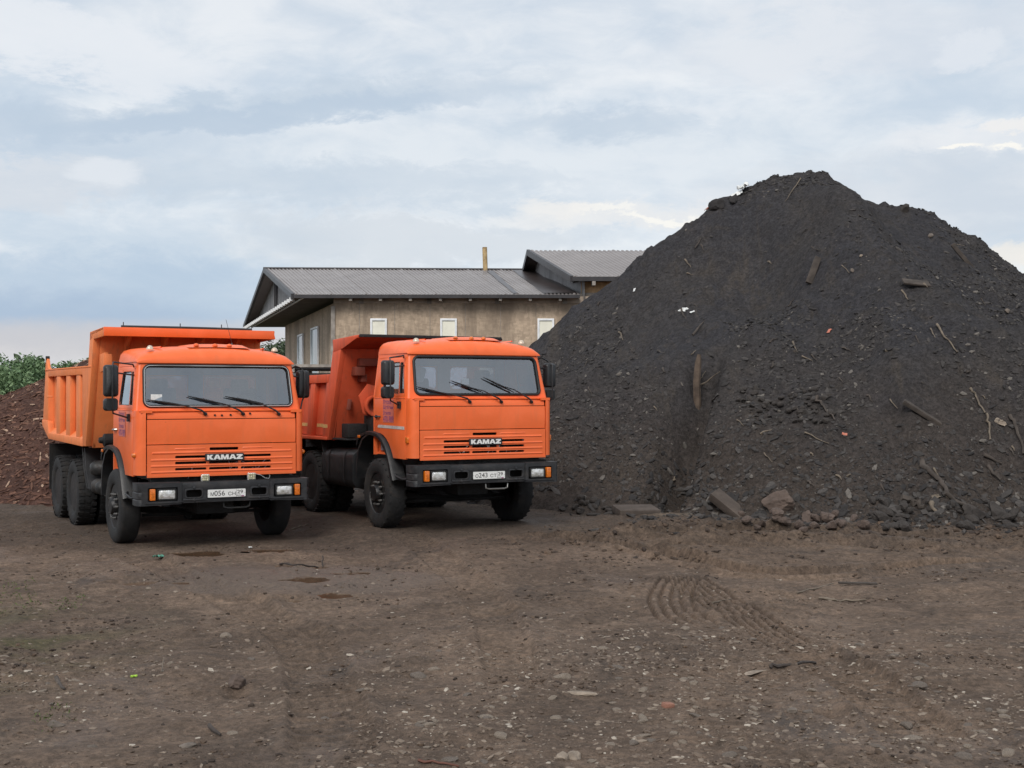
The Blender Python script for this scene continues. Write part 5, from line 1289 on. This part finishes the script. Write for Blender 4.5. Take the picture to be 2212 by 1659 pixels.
# ---------------------------------------------------------------- stones, rubble, chips
ICO = None
def ico(sub):
    bm = bmesh.new(); bmesh.ops.create_icosphere(bm, subdivisions=sub, radius=1); V = np.array([v.co[:] for v in bm.verts]); F = np.array([[v.index for v in f.verts] for f in bm.faces]); bm.free(); return V, F
IC1, IC2, IC3 = ico(1), ico(2), ico(4)
def rocky(V, seed, amp=.25, ang=3):
    r = np.random.default_rng(seed); V = V.copy()
    for k in range(ang * 3):    # chop with random planes for faceted stones
        n = r.normal(size=3); n /= np.linalg.norm(n); d = r.uniform(.55, .9); t = V @ n; V = V - n * np.maximum(t - d, 0)[:, None]
    V *= 1 + amp * (fbm(V[:, 0] * 2 + seed, V[:, 1] * 2 + V[:, 2] * 1.7, 3, seed))[:, None]
    return V
def scatter(name, P, N, size, asp, m, label, cat, shapes, seed, sink=.3, cards=False):
    """stones at P with normals N: one mesh of many small stones"""
    r = np.random.default_rng(seed); n = len(P); k = r.integers(0, len(shapes), n)
    az = r.uniform(0, 2 * math.pi, n); t = np.stack([np.cos(az), np.sin(az), np.zeros(n)], 1); t -= N * (t * N).sum(1)[:, None]; t /= np.linalg.norm(t, axis=1)[:, None]
    tilt = r.normal(size=(n, 3)) * .22; N2 = N + tilt; N2 /= np.linalg.norm(N2, axis=1)[:, None]; t -= N2 * (t * N2).sum(1)[:, None]; t /= np.linalg.norm(t, axis=1)[:, None]; b = np.cross(N2, t)
    VV, FF, o = [], [], 0
    for q in range(len(shapes)):
        m_ = k == q; V0, F0 = shapes[q]; S = size[m_][:, None] * asp[m_]
        W_ = P[m_][:, None, :] + (V0[None, :, 0:1] * S[:, None, 0:1]) * t[m_][:, None, :] + (V0[None, :, 1:2] * S[:, None, 1:2]) * b[m_][:, None, :] + (V0[None, :, 2:3] * S[:, None, 2:3] + (S[:, None, 2:3] * (1 - 2 * sink) * .5)) * N2[m_][:, None, :]
        c = m_.sum(); VV.append(W_.reshape(-1, 3)); FF.append((F0[None] + (np.arange(c) * len(V0))[:, None, None]).reshape(-1, 3) + o); o += c * len(V0)
    ob = npmesh(name, np.concatenate(VV), np.concatenate(FF), m); return tag(ob, label, cat, kind='stuff')
def stone_mat(name, c0, c1, c2=None):
    m = bpy.data.materials.new(name); m.use_nodes = True; t = NT(m.node_tree); b = t.n['Principled BSDF']
    gi = t.new('ShaderNodeNewGeometry'); f = gi.outputs['Random Per Island']
    c = t.mix(t.math('POWER', f, 1.6), c0, c1)
    if c2: c = t.mix(t.math('GREATER_THAN', t.math('FRACT', t.math('MULTIPLY', f, 37.7)), .93), c, c2)
    c = t.mix(t.ramp(t.noise(gi.outputs['Position'], 35, 4, .6), .4, .7, 0, .5), c, c0)
    t.put(b.inputs['Base Color'], c); b.inputs['Roughness'].default_value = .85; b.inputs['Specular IOR Level'].default_value = .2
    return m
M_GRAVEL = stone_mat('pale_gravel', (.12, .088, .067), (.27, .22, .175), (.42, .37, .31))
M_CLOD = stone_mat('earth_clods', (.045, .034, .028), (.13, .090, .064))
M_RUB = stone_mat('black_rubble', (.032, .030, .030), (.084, .076, .071), (.15, .135, .12))
M_CHIP = stone_mat('bark_chips', (.065, .032, .024), (.20, .105, .072), (.42, .29, .21))
S1 = [(rocky(IC1[0], s, .35, 2), IC1[1]) for s in range(6)]
S2 = [(rocky(IC2[0], s + 20, .3, 2), IC2[1]) for s in range(6)]
def field(n, x0, x1, y0, y1, dens, seed):
    r = np.random.default_rng(seed); X = r.uniform(x0, x1, n * 6); Y = np.sqrt(r.uniform(y0 ** 2, y1 ** 2, n * 6)) if False else r.uniform(y0, y1, n * 6)
    k = r.uniform(0, 1, n * 6) < dens(X, Y); return X[k][:n], Y[k][:n]
def gdens(X, Y):
    d = sst(.42, .72, .6 * vn(X * .5 + 2, Y * .9, 201) + .4 * vn(X * 1.8, Y * 3.1, 203)) * .95 + sst(.55, .75, vn(X * 2.2, Y * 3.4, 202)) * .35
    right = sst(-1.8, .3, X) * sst(12.2, 10.5, Y); left = sst(-.8, -3.0, X) * sst(13.5, 11.5, Y) * .5
    low = sst(9.2, 8, Y) * .6
    return np.clip((.05 + d) * (.06 + right + left + low * .6) * .9, 0, 1) * (Y > 6.3) + .05 * (Y > 6.3)
X, Y = field(15000, -5.5, 6.5, 6.4, 15.5, gdens, 1)
Pn = np.stack([X, Y, G(X, Y)], 1); r = np.random.default_rng(3)
sz = (.007 + .020 * r.uniform(0, 1, len(X)) ** 3.2); asp = np.stack([r.uniform(.9, 1.7, len(X)), r.uniform(.7, 1.1, len(X)), r.uniform(.25, .6, len(X))], 1)
scatter('gravel', Pn, norm_at(X, Y, .05), sz, asp, M_GRAVEL, 'pale flat gravel strewn over the brown dirt yard', 'gravel', S1, 4, sink=.5)
X, Y = field(12000, -9, 9, 6.5, 19.6, lambda a, b: .07 + .95 * sst(.60, .72, .6 * vn(a * .8 + 9, b * 1.3, 301) + .4 * vn(a * 2.3, b * 3.7, 302)) + .6 * sst(1.5, .3, np.abs(b - 18.2)) * sst(0, 2, a), 2)
Pn = np.stack([X, Y, G(X, Y)], 1); r = np.random.default_rng(5)
sz = .006 + .022 * r.uniform(0, 1, len(X)) ** 3.5 * (1 + 1.2 * (Y > 16) * (X > 0)); asp = np.stack([r.uniform(.8, 1.4, len(X)), r.uniform(.8, 1.2, len(X)), r.uniform(.35, .8, len(X))], 1)
scatter('dirt_clods', Pn, norm_at(X, Y, .05), sz, asp, M_CLOD, 'small brown clods of earth lying about the dirt yard', 'clods', S1, 6)
# rubble on the heap
def mdens(X, Y):
    Z = mound(X, Y, False); low = sst(1.1, .1, Z) * sst(1.0, 4, X) * .9
    band = np.exp(-(((X - 5.6) / 1.5) ** 2 + ((Y - 23.3) / .7) ** 2)) * 1.0
    rgt = np.exp(-(((X - 9.3) / 2.0) ** 2 + ((Y - 25.8) / .8) ** 2)) * .6
    spill = .30 * (Z <= .02) * sst(17.2, 19.6, Y) * sst(.3, 2.2, X) * sst(.3, .6, vn(X * .9, Y * 1.4, 405))
    return np.clip(.05 + low + band + rgt + .75 * sst(.46, .72, vn(X * .6, Y * .6, 401)), 0, 1) * (Z > .02) + spill
X, Y = field(38000, -3.2, 13, 17.2, 30.6, mdens, 7)
Pn = np.stack([X, Y, np.maximum(mound(X, Y), G(X, Y))], 1); r = np.random.default_rng(8)
sz = .007 + .012 * r.uniform(0, 1, len(X)) + .045 * r.uniform(0, 1, len(X)) ** 9 * (1 + .8 * sst(1.2, 0, Pn[:, 2])); asp = np.stack([r.uniform(.9, 2.2, len(X)), r.uniform(.6, 1.1, len(X)), r.uniform(.3, .8, len(X))], 1)
scatter('rubble', Pn, norm_at(X, Y), sz, asp, M_RUB, 'dark broken stones and crusts covering the slope of the soil heap', 'rubble', S1, 9, sink=.45)
# bark chips
X, Y = field(11000, -15, -5, 23.5, 31, lambda a, b: (bark(a, b, False) > .0) * 1.0, 17)
Pn = np.stack([X, Y, np.maximum(bark(X, Y), G(X, Y))], 1); r = np.random.default_rng(18)
sz = .03 + .06 * r.uniform(0, 1, len(X)) ** 2; asp = np.stack([r.uniform(1.0, 2.2, len(X)), r.uniform(.3, .6, len(X)), r.uniform(.15, .3, len(X))], 1)
scatter('bark_chips', Pn, norm_at(X, Y), sz, asp, M_CHIP, 'reddish shreds of bark covering the heap behind the left truck', 'bark chips', S1, 19)

# ---------------------------------------------------------------- single stones, slabs, timbers, scraps
M_STONEP = mat('pale_stone', (.26, .21, .165), .85, 0, .3, 8, .7, 40); M_STONEG = mat('grey_stone', (.15, .122, .10), .85, 0, .3, 8, .6, 30)
M_STONEB = mat('brown_rock', (.105, .076, .062), .9, 0, .3, 3, .7, 14); M_STONED = mat('black_rock', (.044, .037, .033), .9, 0, .35, 5, .6, 20)
M_CONC = mat('dirty_concrete', (.082, .064, .053), .9, 0, .25, 4, .5, 30, (.05, .04, .035), .7, 2); M_BRICK = mat('red_brick', (.27, .13, .09), .85, 0, .2, 8, .4, 30)
M_TIMB = mat('weathered_timber', (.062, .050, .042), .9, 0, .35, 5, .6, 16); M_TWIG = mat('pale_twig', (.15, .12, .09), .85, 0, .3, 10, .4, 30)
M_TWIGD = mat('dark_twig', (.045, .035, .03), .85, 0, .3, 10); M_ORG = mat('orange_scrap', (.50, .17, .11), .6, 0, .1, 20); M_LIME = mat('lime_scrap', (.38, .60, .06), .5, 0, .1, 20)
def rock(px, py, size, asp, m, label, seed, cat='stone', group=None, name='stone', shape=None, big=False, rz=None, sinkf=.3):
    p = drop(px, py); V0, F0 = (IC3 if big else IC2)
    size = size * .58; V_ = rocky(V0, seed + 50, .3, 5 if big else 2)
    V_ = V_ * (1 + (.16 * fbm(V_[:, 0] * 5 + seed, V_[:, 1] * 5 + V_[:, 2] * 4, 3, seed))[:, None]) * np.array(asp) * size
    o = npmesh(name, V_, F0, m, smooth=False); n = norm_at(p.x, p.y)
    q = Vector(n).to_track_quat('Z', 'Y'); o.rotation_mode = 'QUATERNION'; o.rotation_quaternion = q @ Matrix.Rotation(seed * 1.7 if rz is None else rz, 3, 'Z').to_quaternion()
    o.location = p + Vector(n) * size * asp[2] * (1 - 2 * sinkf) * .5
    return tag(o, label, cat, group)
# loose stones in the yard: seven base shapes, copies share their mesh
yard = [(630, 1440, 1), (160, 1503, 3)]
bases = []
for s in range(7):
    V_ = rocky(IC2[0], s + 80, .28, 2); me = npmesh('stone', V_, IC2[1], (M_STONEP, M_STONEG, M_STONEP, M_STONEG, M_STONEP, M_STONEP, M_STONEG)[s]); bases.append(me)
r = np.random.default_rng(31); cnt = 0
cand = [(x, y) for x, y in zip(r.uniform(0, 2212, 900), 1659 - 400 * r.uniform(0, 1, 900) ** 1.1)]
for px, py in cand:
    g_ = gp(px, py)
    if r.uniform() > float(gdens(np.array([g_[0]]), np.array([g_[1]]))[0]) * 1.3 + .03: continue
    k = cnt % 7; o = bases[k]
    if cnt >= 7: o = bases[k].copy(); COL.objects.link(o)
    s_ = r.uniform(.020, .042) if r.uniform() < .93 else r.uniform(.045, .065)
    zz_ = float(G(np.array([g_[0]]), np.array([g_[1]]))[0])
    o.scale = (s_ * r.uniform(.9, 1.5), s_ * r.uniform(.7, 1.0), s_ * r.uniform(.3, .6)); o.rotation_euler = (r.uniform(-.2, .2), r.uniform(-.2, .2), r.uniform(0, 6.3))
    o.location = (g_[0], g_[1], zz_ + o.scale[2] * .05)
    dark = k in (1, 3, 6)
    tag(o, 'small dull grey stone lying loose in the gravelly dirt yard' if dark else 'small pale stone lying loose in the gravelly dirt yard', 'stone', 'grey loose stones in the yard' if dark else 'pale loose stones in the yard')
    cnt += 1
    if cnt >= 150: break
def pile_stones(n, area, group, lab, m, s0, s1, seed):
    r = np.random.default_rng(seed); bs = []
    for i in range(n):
        x0, x1, y0, y1 = area; px, py = r.uniform(x0, x1), r.uniform(y0, y1); p = drop(px, py)
        if i < 5: o = npmesh('stone', rocky(IC2[0], seed + i, .28, 3), IC2[1], m); bs.append(o)
        else: o = bs[i % 5].copy(); COL.objects.link(o)
        s_ = r.uniform(s0, s1); o.scale = (s_ * r.uniform(.9, 1.5), s_ * r.uniform(.8, 1.1), s_ * r.uniform(.5, .9)); o.rotation_euler = r.uniform(-.6, .6, 3) + np.array((0, 0, r.uniform(0, 6)))
        o.location = p + Vector((0, -.02, s_ * .15)); tag(o, lab, 'stone', group)
pile_stones(60, (1595, 1800, 842, 915), 'stones in the pocket halfway up the heap', 'dark stone in the cluster lodged on the lower middle of the heap', M_STONED, .04, .08, 300)
pile_stones(46, (1880, 2212, 1085, 1145), 'rubble stones along the right foot of the heap', 'dark stone in the rubble along the right foot of the heap', M_STONED, .05, .12, 400)
pile_stones(26, (1600, 1880, 1112, 1146), 'stones along the middle foot of the heap', 'brown grey stone at the foot of the heap near the big rock', M_STONEB, .05, .11, 500)
pile_stones(16, (1210, 1420, 1080, 1112), 'stones at the left foot of the heap', 'dark stone at the foot of the heap near the flat concrete slab', M_STONED, .05, .09, 600)
rock(1686, 1098, .40, (1.15, .9, .85), M_STONEB, 'big brown boulder at the foot of the soil heap', 3, 'boulder', big=True, name='boulder', rz=.3, sinkf=.12)
rock(1745, 1120, .24, (1.3, .8, .5), M_STONEB, 'flat brown boulder just right of the big one', 5, 'boulder', big=True, name='boulder')
rock(1789, 1126, .20, (1.0, .8, .8), M_STONEB, 'rounded grey boulder at the foot of the heap', 8, 'boulder', big=True, name='boulder')
rock(2100, 1112, .30, (1.3, .8, .7), M_STONED, 'large dark angular block in the right foot rubble', 9, 'boulder', big=True, name='boulder')
rock(2150, 1110, .28, (1.1, .9, .9), M_STONED, 'bulky dark block near the right edge of the rubble', 12, 'boulder', big=True, name='boulder')
rock(1548, 449, .30, (1.5, .9, .8), mat('black_lump', (.028, .025, .025), .95, 0, .3, 6, .6, 20), 'dark lump on the left shoulder of the heap against the sky', 13, 'lump', big=True, name='soil_lump', sinkf=.2)
rock(1585, 434, .22, (1.6, .9, .6), mat('black_lump', (.028, .025, .025), .95), 'smaller dark clod beside the lump on the heap shoulder', 14, 'lump', name='soil_lump', sinkf=.2)
rock(1955, 455, .20, (1.2, 1, 1), M_STONED, 'small dark clod on the right crest of the heap', 15, 'lump', name='soil_lump', sinkf=.1)
rock(2010, 511, .14, (1.3, .7, .6), M_STONEG, 'pale grey stone high on the right slope of the heap', 16, rz=.8)
rock(2176, 673, .12, (1.4, .8, .7), M_STONEG, 'pale stone at the right edge of the heap', 17)
rock(1842, 588, .09, (1.3, .8, .7), M_STONEG, 'small grey stone below the summit on the right', 18)
rock(1860, 556, .07, (1, .9, .7), M_STONEP, 'tiny whitish stone on the upper right slope', 19)
rock(513, 1486, .13, (1.0, .8, .75), M_STONEB, 'lone brown rock sitting in a hollow of the yard', 20, big=True, sinkf=-.25, rz=0)
rock(118, 1570, .085, (1.3, .9, .7), M_STONEG, 'round grey stone low on the left of the yard', 21)
rock(407, 1612, .10, (1.25, .9, .3), M_STONEG, 'flat dark stone near the bottom left of the picture', 22, rz=.2)
rock(1632, 1456, .125, (1.7, .7, .2), M_STONEP, 'long pale slab stone on the open dirt', 23, rz=.1)
rock(1256, 1500, .12, (1.8, .6, .25), M_STONEP, 'long tan flat stone left of the brick piece', 24, rz=-.3)
rock(1240, 1640, .085, (1.1, .9, .8), M_STONEP, 'tan knobbly stone at the bottom edge', 25)
rock(1215, 1640, .07, (1.1, .9, .8), M_STONEP, 'rounded pale stone at the bottom edge beside a tan one', 26)
rock(1712, 1540, .07, (1.3, .8, .6), M_STONEG, 'grey stone in the right middle gravel', 27)
rock(728, 1548, .06, (1.1, .8, .8), M_STONEB, 'brown upright pebble right of the hollow rock', 28)
def slab_obj(name, px, py, d, rot, m, label, cat, lift=0.0, bev=.008, y0=6.5):
    p = drop(px, py, y0); o = MB().box((0, 0, 0), d).build(name, m, bevel=bev); o.location = p + Vector((0, 0, lift)); o.rotation_euler = rot; return tag(o, label, cat)
slab_obj('concrete_slab', 1374, 1126, (.66, .62, .12), (R(4), 0, R(8)), M_CONC, 'flat square concrete slab lying before the heap', 'concrete slab', .03, y0=20.9)
slab_obj('concrete_kerb', 1583, 1112, (.80, .24, .14), (R(24), R(36), R(-30)), M_CONC, 'long concrete kerb block leaning against the foot of the heap', 'kerb block', .06)
slab_obj('brick_piece', 1443, 1530, (.075, .055, .035), (R(5), R(6), R(30)), M_BRICK, 'broken red brick piece in the gravel', 'brick', .012)
slab_obj('board', 1757, 598, (.13, .07, .62), (R(-20), R(24), 0), M_TIMB, 'grey board sticking out high below the summit', 'board', .12)
slab_obj('board', 1979, 621, (.50, .18, .04), (R(34), R(6), R(4)), M_TIMB, 'flat grey slab lying on the right slope', 'slab', .06)
slab_obj('board', 2080, 566, (.09, .05, .72), (0, R(-40), 0), M_TIMB, 'narrow dark plank on the upper right slope', 'board', .08)
slab_obj('board', 1992, 905, (.70, .11, .07), (R(20), R(33), R(-8)), M_TIMB, 'thick short plank sloping down on the right of the heap', 'board', .06)
slab_obj('board', 1853, 1264, (.42, .05, .02), (R(3), R(2), R(4)), M_TIMB, 'dark thin board lying on the open dirt', 'board', .02, .003)
slab_obj('board', 1350, 1141, (.9, .5, .03), (R(2), R(1), R(-12)), M_CONC, 'thin pale board flush with the dirt beside the slab', 'board', -.0, .003) if False else None
# bare sandy patch by the slab
def log(name, pts_px, r0, r1, m, label, cat='stick', lift=.03, seed=0, n=6, group=None):
    P_ = [drop(*q[:2]) + Vector((0, -.02, lift + (q[2] if len(q) > 2 else 0))) for q in pts_px]; c = P_[0].copy(); pts = []
    rr = random.Random(seed); k = 4
    for a, b in zip(P_[:-1], P_[1:]):
        for i in range(k): pts.append(a.lerp(b, i / k) - c + Vector((rr.uniform(-1, 1), 0, rr.uniform(-1, 1))) * r0 * .8)
    pts.append(P_[-1] - c); m_ = len(pts)
    o = MB().tube(pts, [(r0 + (r1 - r0) * i / (m_ - 1)) * rr.uniform(.85, 1.15) for i in range(m_)], n).build(name, m, smooth=60); o.location = c; return tag(o, label, cat, group)
# upright post
pp = drop(1505, 868); o = MB().tube([(0, 0, -.4), (.01, 0, .0), (.0, .02, .35), (.03, .03, .70), (.05, .03, .86)], [.075, .072, .068, .062, .035], 7).build('timber_post', mat('brown_timber', (.095, .068, .050), .9, 0, .35, 6, .6, 18), smooth=40); o.location = pp; tag(o, 'broken brown timber post standing upright on the lower heap', 'post')
log('branch', [(1515, 850, .1), (1555, 822, .12)], .018, .006, M_TWIG, 'thin branch slanting up beside the timber post', 'branch', seed=1)
log('branch', [(1762, 863), (1778, 885), (1802, 911)], .035, .012, M_TIMB, 'short forked branch at the edge of the stone pocket', 'branch', seed=2)
log('branch', [(2024, 705), (2040, 735), (2067, 768)], .022, .010, M_TWIG, 'long curved stick high on the right slope', 'stick', seed=3)
log('branch', [(2096, 842), (2106, 862), (2127, 898)], .022, .012, M_TWIG, 'bent stick hanging down the right slope', 'stick', seed=4)
log('branch', [(2130, 900), (2134, 925), (2138, 956)], .024, .014, M_TWIG, 'straight stick below the bent one on the right', 'stick', seed=5)
log('branch', [(1988, 1006), (2010, 1028), (2036, 1050), (2043, 1078)], .05, .03, M_TIMB, 'crooked thick branch in the right foot rubble', 'branch', seed=6)
log('log', [(1948, 1075), (1975, 1090), (1997, 1106)], .06, .05, M_TIMB, 'short grey log slanting at the right foot of the heap', 'log', seed=7)
log('branch', [(2043, 1078), (2090, 1100)], .045, .03, M_TIMB, 'thick dark stick lying behind the big block', 'branch', seed=8)
log('branch', [(2012, 1092), (2024, 1118)], .045, .02, M_TWIG, 'pale split stick at the right foot of the heap', 'branch', seed=9)
log('branch', [(2180, 905), (2195, 930), (2210, 985)], .035, .018, M_TIMB, 'dark root hanging at the right edge of the heap', 'root', seed=10)
log('branch', [(2125, 990), (2163, 1008)], .03, .02, M_TIMB, 'dark stick lying level low on the right slope', 'stick', seed=11)
log('branch', [(2133, 1012), (2160, 1045)], .03, .015, M_TIMB, 'dark stick slanting down below a level one', 'stick', seed=12)
log('branch', [(1738, 940), (1790, 962)], .016, .008, M_TWIG, 'thin pale twig across the bare middle slope', 'twig', seed=13)
log('root', [(1730, 390), (1715, 410), (1695, 440)], .014, .006, M_TWIG, 'thin root hanging below the summit', 'root', seed=14)
log('wire', [(1717, 376, -.05), (1716, 366, .12)], .010, .006, M_TWIGD, 'short bare rod standing on the summit', 'rod', seed=15)
log('branch', [(1497, 728), (1520, 700)], .03, .012, M_TIMB, 'dark stick on the left slope right of the white rag', 'stick', seed=16)
log('branch', [(1452, 505), (1470, 515)], .02, .01, M_TWIGD, 'twisted dark wire end on the left outline of the heap', 'wire', seed=17)
log('branch', [(1855, 470), (1890, 485)], .02, .01, M_TIMB, 'short stick just below the right crest', 'stick', seed=18)
log('twig', [(1720, 1284), (1770, 1270), (1800, 1262)], .010, .005, M_TWIG, 'long thin pale twig on the open dirt', 'twig', .01, seed=19)
log('twig', [(1765, 1295), (1812, 1300), (1870, 1298)], .014, .008, M_TWIG, 'flat pale twig below the dark board', 'twig', .01, seed=20)
log('twig', [(1540, 1306), (1578, 1296)], .010, .006, M_TWIG, 'short pale twig lying across the tyre track', 'twig', .01, seed=21)
log('twig', [(1660, 1442), (1700, 1440), (1760, 1436)], .014, .010, M_TWIGD, 'dark twig above the long pale slab stone', 'twig', .01, seed=22)
log('twig', [(120, 1470), (142, 1490)], .018, .010, M_TIMB, 'short brown stick at the left of the yard', 'stick', .01, seed=23)
log('twig', [(452, 1575), (478, 1592)], .016, .008, M_TWIGD, 'dark stick right of the grey stones at lower left', 'stick', .01, seed=24)
log('twig', [(905, 1646), (950, 1651), (992, 1657)], .009, .006, mat('red_twig', (.11, .045, .03), .8, 0, .2, 9), 'reddish stick at the bottom edge of the picture', 'stick', .01, seed=25)
log('twig', [(605, 1218), (640, 1222), (690, 1228)], .014, .008, M_TWIGD, 'thin dark twig beside the puddles', 'twig', .01, seed=26)
log('twig', [(697, 1219, .08), (698, 1228)], .010, .008, M_TWIGD, 'small dark twig standing up in the puddle', 'twig', .01, seed=27)
log('twig', [(625, 1146), (650, 1138), (668, 1134)], .014, .007, M_TWIG, 'pale branch lying between the two trucks', 'branch', .01, seed=28)
log('twig', [(350, 1452), (356, 1440, .06)], .006, .003, M_TWIG, 'dry stalk sticking up at the left of the yard', 'stalk', .01, seed=29)
r = random.Random(77); k_ = 0
while k_ < 70:
    px, py = r.uniform(1200, 2212), r.uniform(480, 1130); p = drop(px, py)
    if float(mound(np.array([p.x]), np.array([p.y]), False)[0]) < .1 or p.y > 29.5: continue
    a = r.uniform(.25, 1.2) * (1 if r.random() < .7 else -1) ; L_ = r.uniform(8, 26)
    log('stick', [(px, py), (px + L_ * math.cos(a), py + L_ * math.sin(a))], r.uniform(.010, .026), .006, M_TIMB if r.random() < .6 else M_TWIG, 'thin broken stick lying on the slope of the soil heap', 'stick', .015, seed=k_ + 90, n=5, group='broken sticks on the soil heap'); k_ += 1
def scrap(px, py, s_, m, label, cat, seed, flatk=.5, name='plastic_scrap'):
    s_ = s_ * .62; p = drop(px, py); r = np.random.default_rng(seed); V_, F_ = [], []; n = 9
    u, v = np.meshgrid(np.linspace(-1, 1, n), np.linspace(-1, 1, n)); rad = np.hypot(u, v)
    ed = 1 + .6 * fbm(np.cos(np.arctan2(v, u)) * 2 + seed, np.sin(np.arctan2(v, u)) * 2, 2, seed)
    z = np.abs(fbm(u * 1.8 + seed, v * 1.8, 3, seed + 1)) * 1.6 * flatk + .1
    V_ = np.stack([u * ed * s_, v * ed * s_ * .6, z * s_], -1).reshape(-1, 3); V2 = V_ - np.array((0, 0, .006)); m_ = n * n
    i, j = np.meshgrid(np.arange(n - 1), np.arange(n - 1)); a = (j * n + i).ravel(); F_ = np.stack([a, a + 1, a + n + 1, a + n], 1)
    o = npmesh(name, np.concatenate([V_, V2]), np.concatenate([F_, F_[:, ::-1] + m_]), m); nn = Vector(norm_at(p.x, p.y)); o.rotation_mode = 'QUATERNION'; o.rotation_quaternion = nn.to_track_quat('Z', 'Y') @ Matrix.Rotation(seed * 1.0, 3, 'Z').to_quaternion()
    o.location = p + nn * .01; return tag(o, label, cat)
scrap(346, 1207, .14, M_RAG1, 'crumpled green cloth on the dirt before the left truck', 'cloth', 1, .7, 'cloth_scrap')
scrap(541, 1185, .06, M_RAG2, 'small white paper scrap under the left truck nose', 'paper scrap', 2, .6, 'paper_scrap')
scrap(1477, 672, .15, M_RAG2, 'white torn plastic rag on the left slope of the heap', 'plastic rag', 3, .6)
scrap(1496, 678, .07, M_RAG2, 'narrow white strip beside the torn rag', 'plastic strip', 4, .4)
scrap(1371, 628, .07, M_RAG2, 'small white wisp of film near the left outline', 'plastic film', 5, .5)
scrap(1608, 410, .30, M_RAG2, 'white plastic bag caught near the summit', 'plastic bag', 6, 1.2, 'plastic_bag')
scrap(1592, 422, .22, M_RAG2, 'white film trailing left from the bag near the summit', 'plastic film', 7, .5)
scrap(1792, 717, .085, M_ORG, 'orange red scrap in the middle of the heap', 'plastic scrap', 8, .5)
scrap(1824, 939, .07, M_ORG, 'pinkish scrap low in the middle of the heap', 'plastic scrap', 9, .4)
scrap(1528, 455, .10, M_ORG, 'reddish scrap under the lump on the heap shoulder', 'plastic scrap', 10, .6)
scrap(289, 1465, .035, M_LIME, 'tiny lime green scrap on the left of the yard', 'plastic scrap', 11, .8)
scrap(2160, 919, .14, M_STONEP, 'grey white rag snagged on the right slope', 'plastic rag', 12, .6)
scrap(2022, 1078, .10, M_TWIG, 'pale torn cardboard at the right foot of the heap', 'cardboard', 13, .5, 'cardboard_scrap')
scrap(1609, 1125, .05, M_RAG2, 'white splinter before the concrete kerb block', 'scrap', 14, .4)
# sprouting grass at the left
rr = np.random.default_rng(91); tuf = [(140 + rr.uniform(-20, 20), 1560), (90, 1580), (20, 1275), (45, 1290), (10, 1300), (70, 1268)]
lob = [tuple(gp(px, py)[:2]) + (.03, .07 + .03 * (i < 1)) for i, (px, py) in enumerate(tuf)] + [(-4.6 + rr.uniform(-.5, .4), 12.6 + rr.uniform(-.6, .6), .0, .05) for k in range(30)]
V, F = leaves(900, lob, .012, 92); tag(npmesh('grass', V, F, leaf_mat('dull_grass', (.07, .085, .03), (.13, .16, .05))), 'thin green grass sprouting at the left of the yard', 'grass', kind='stuff')
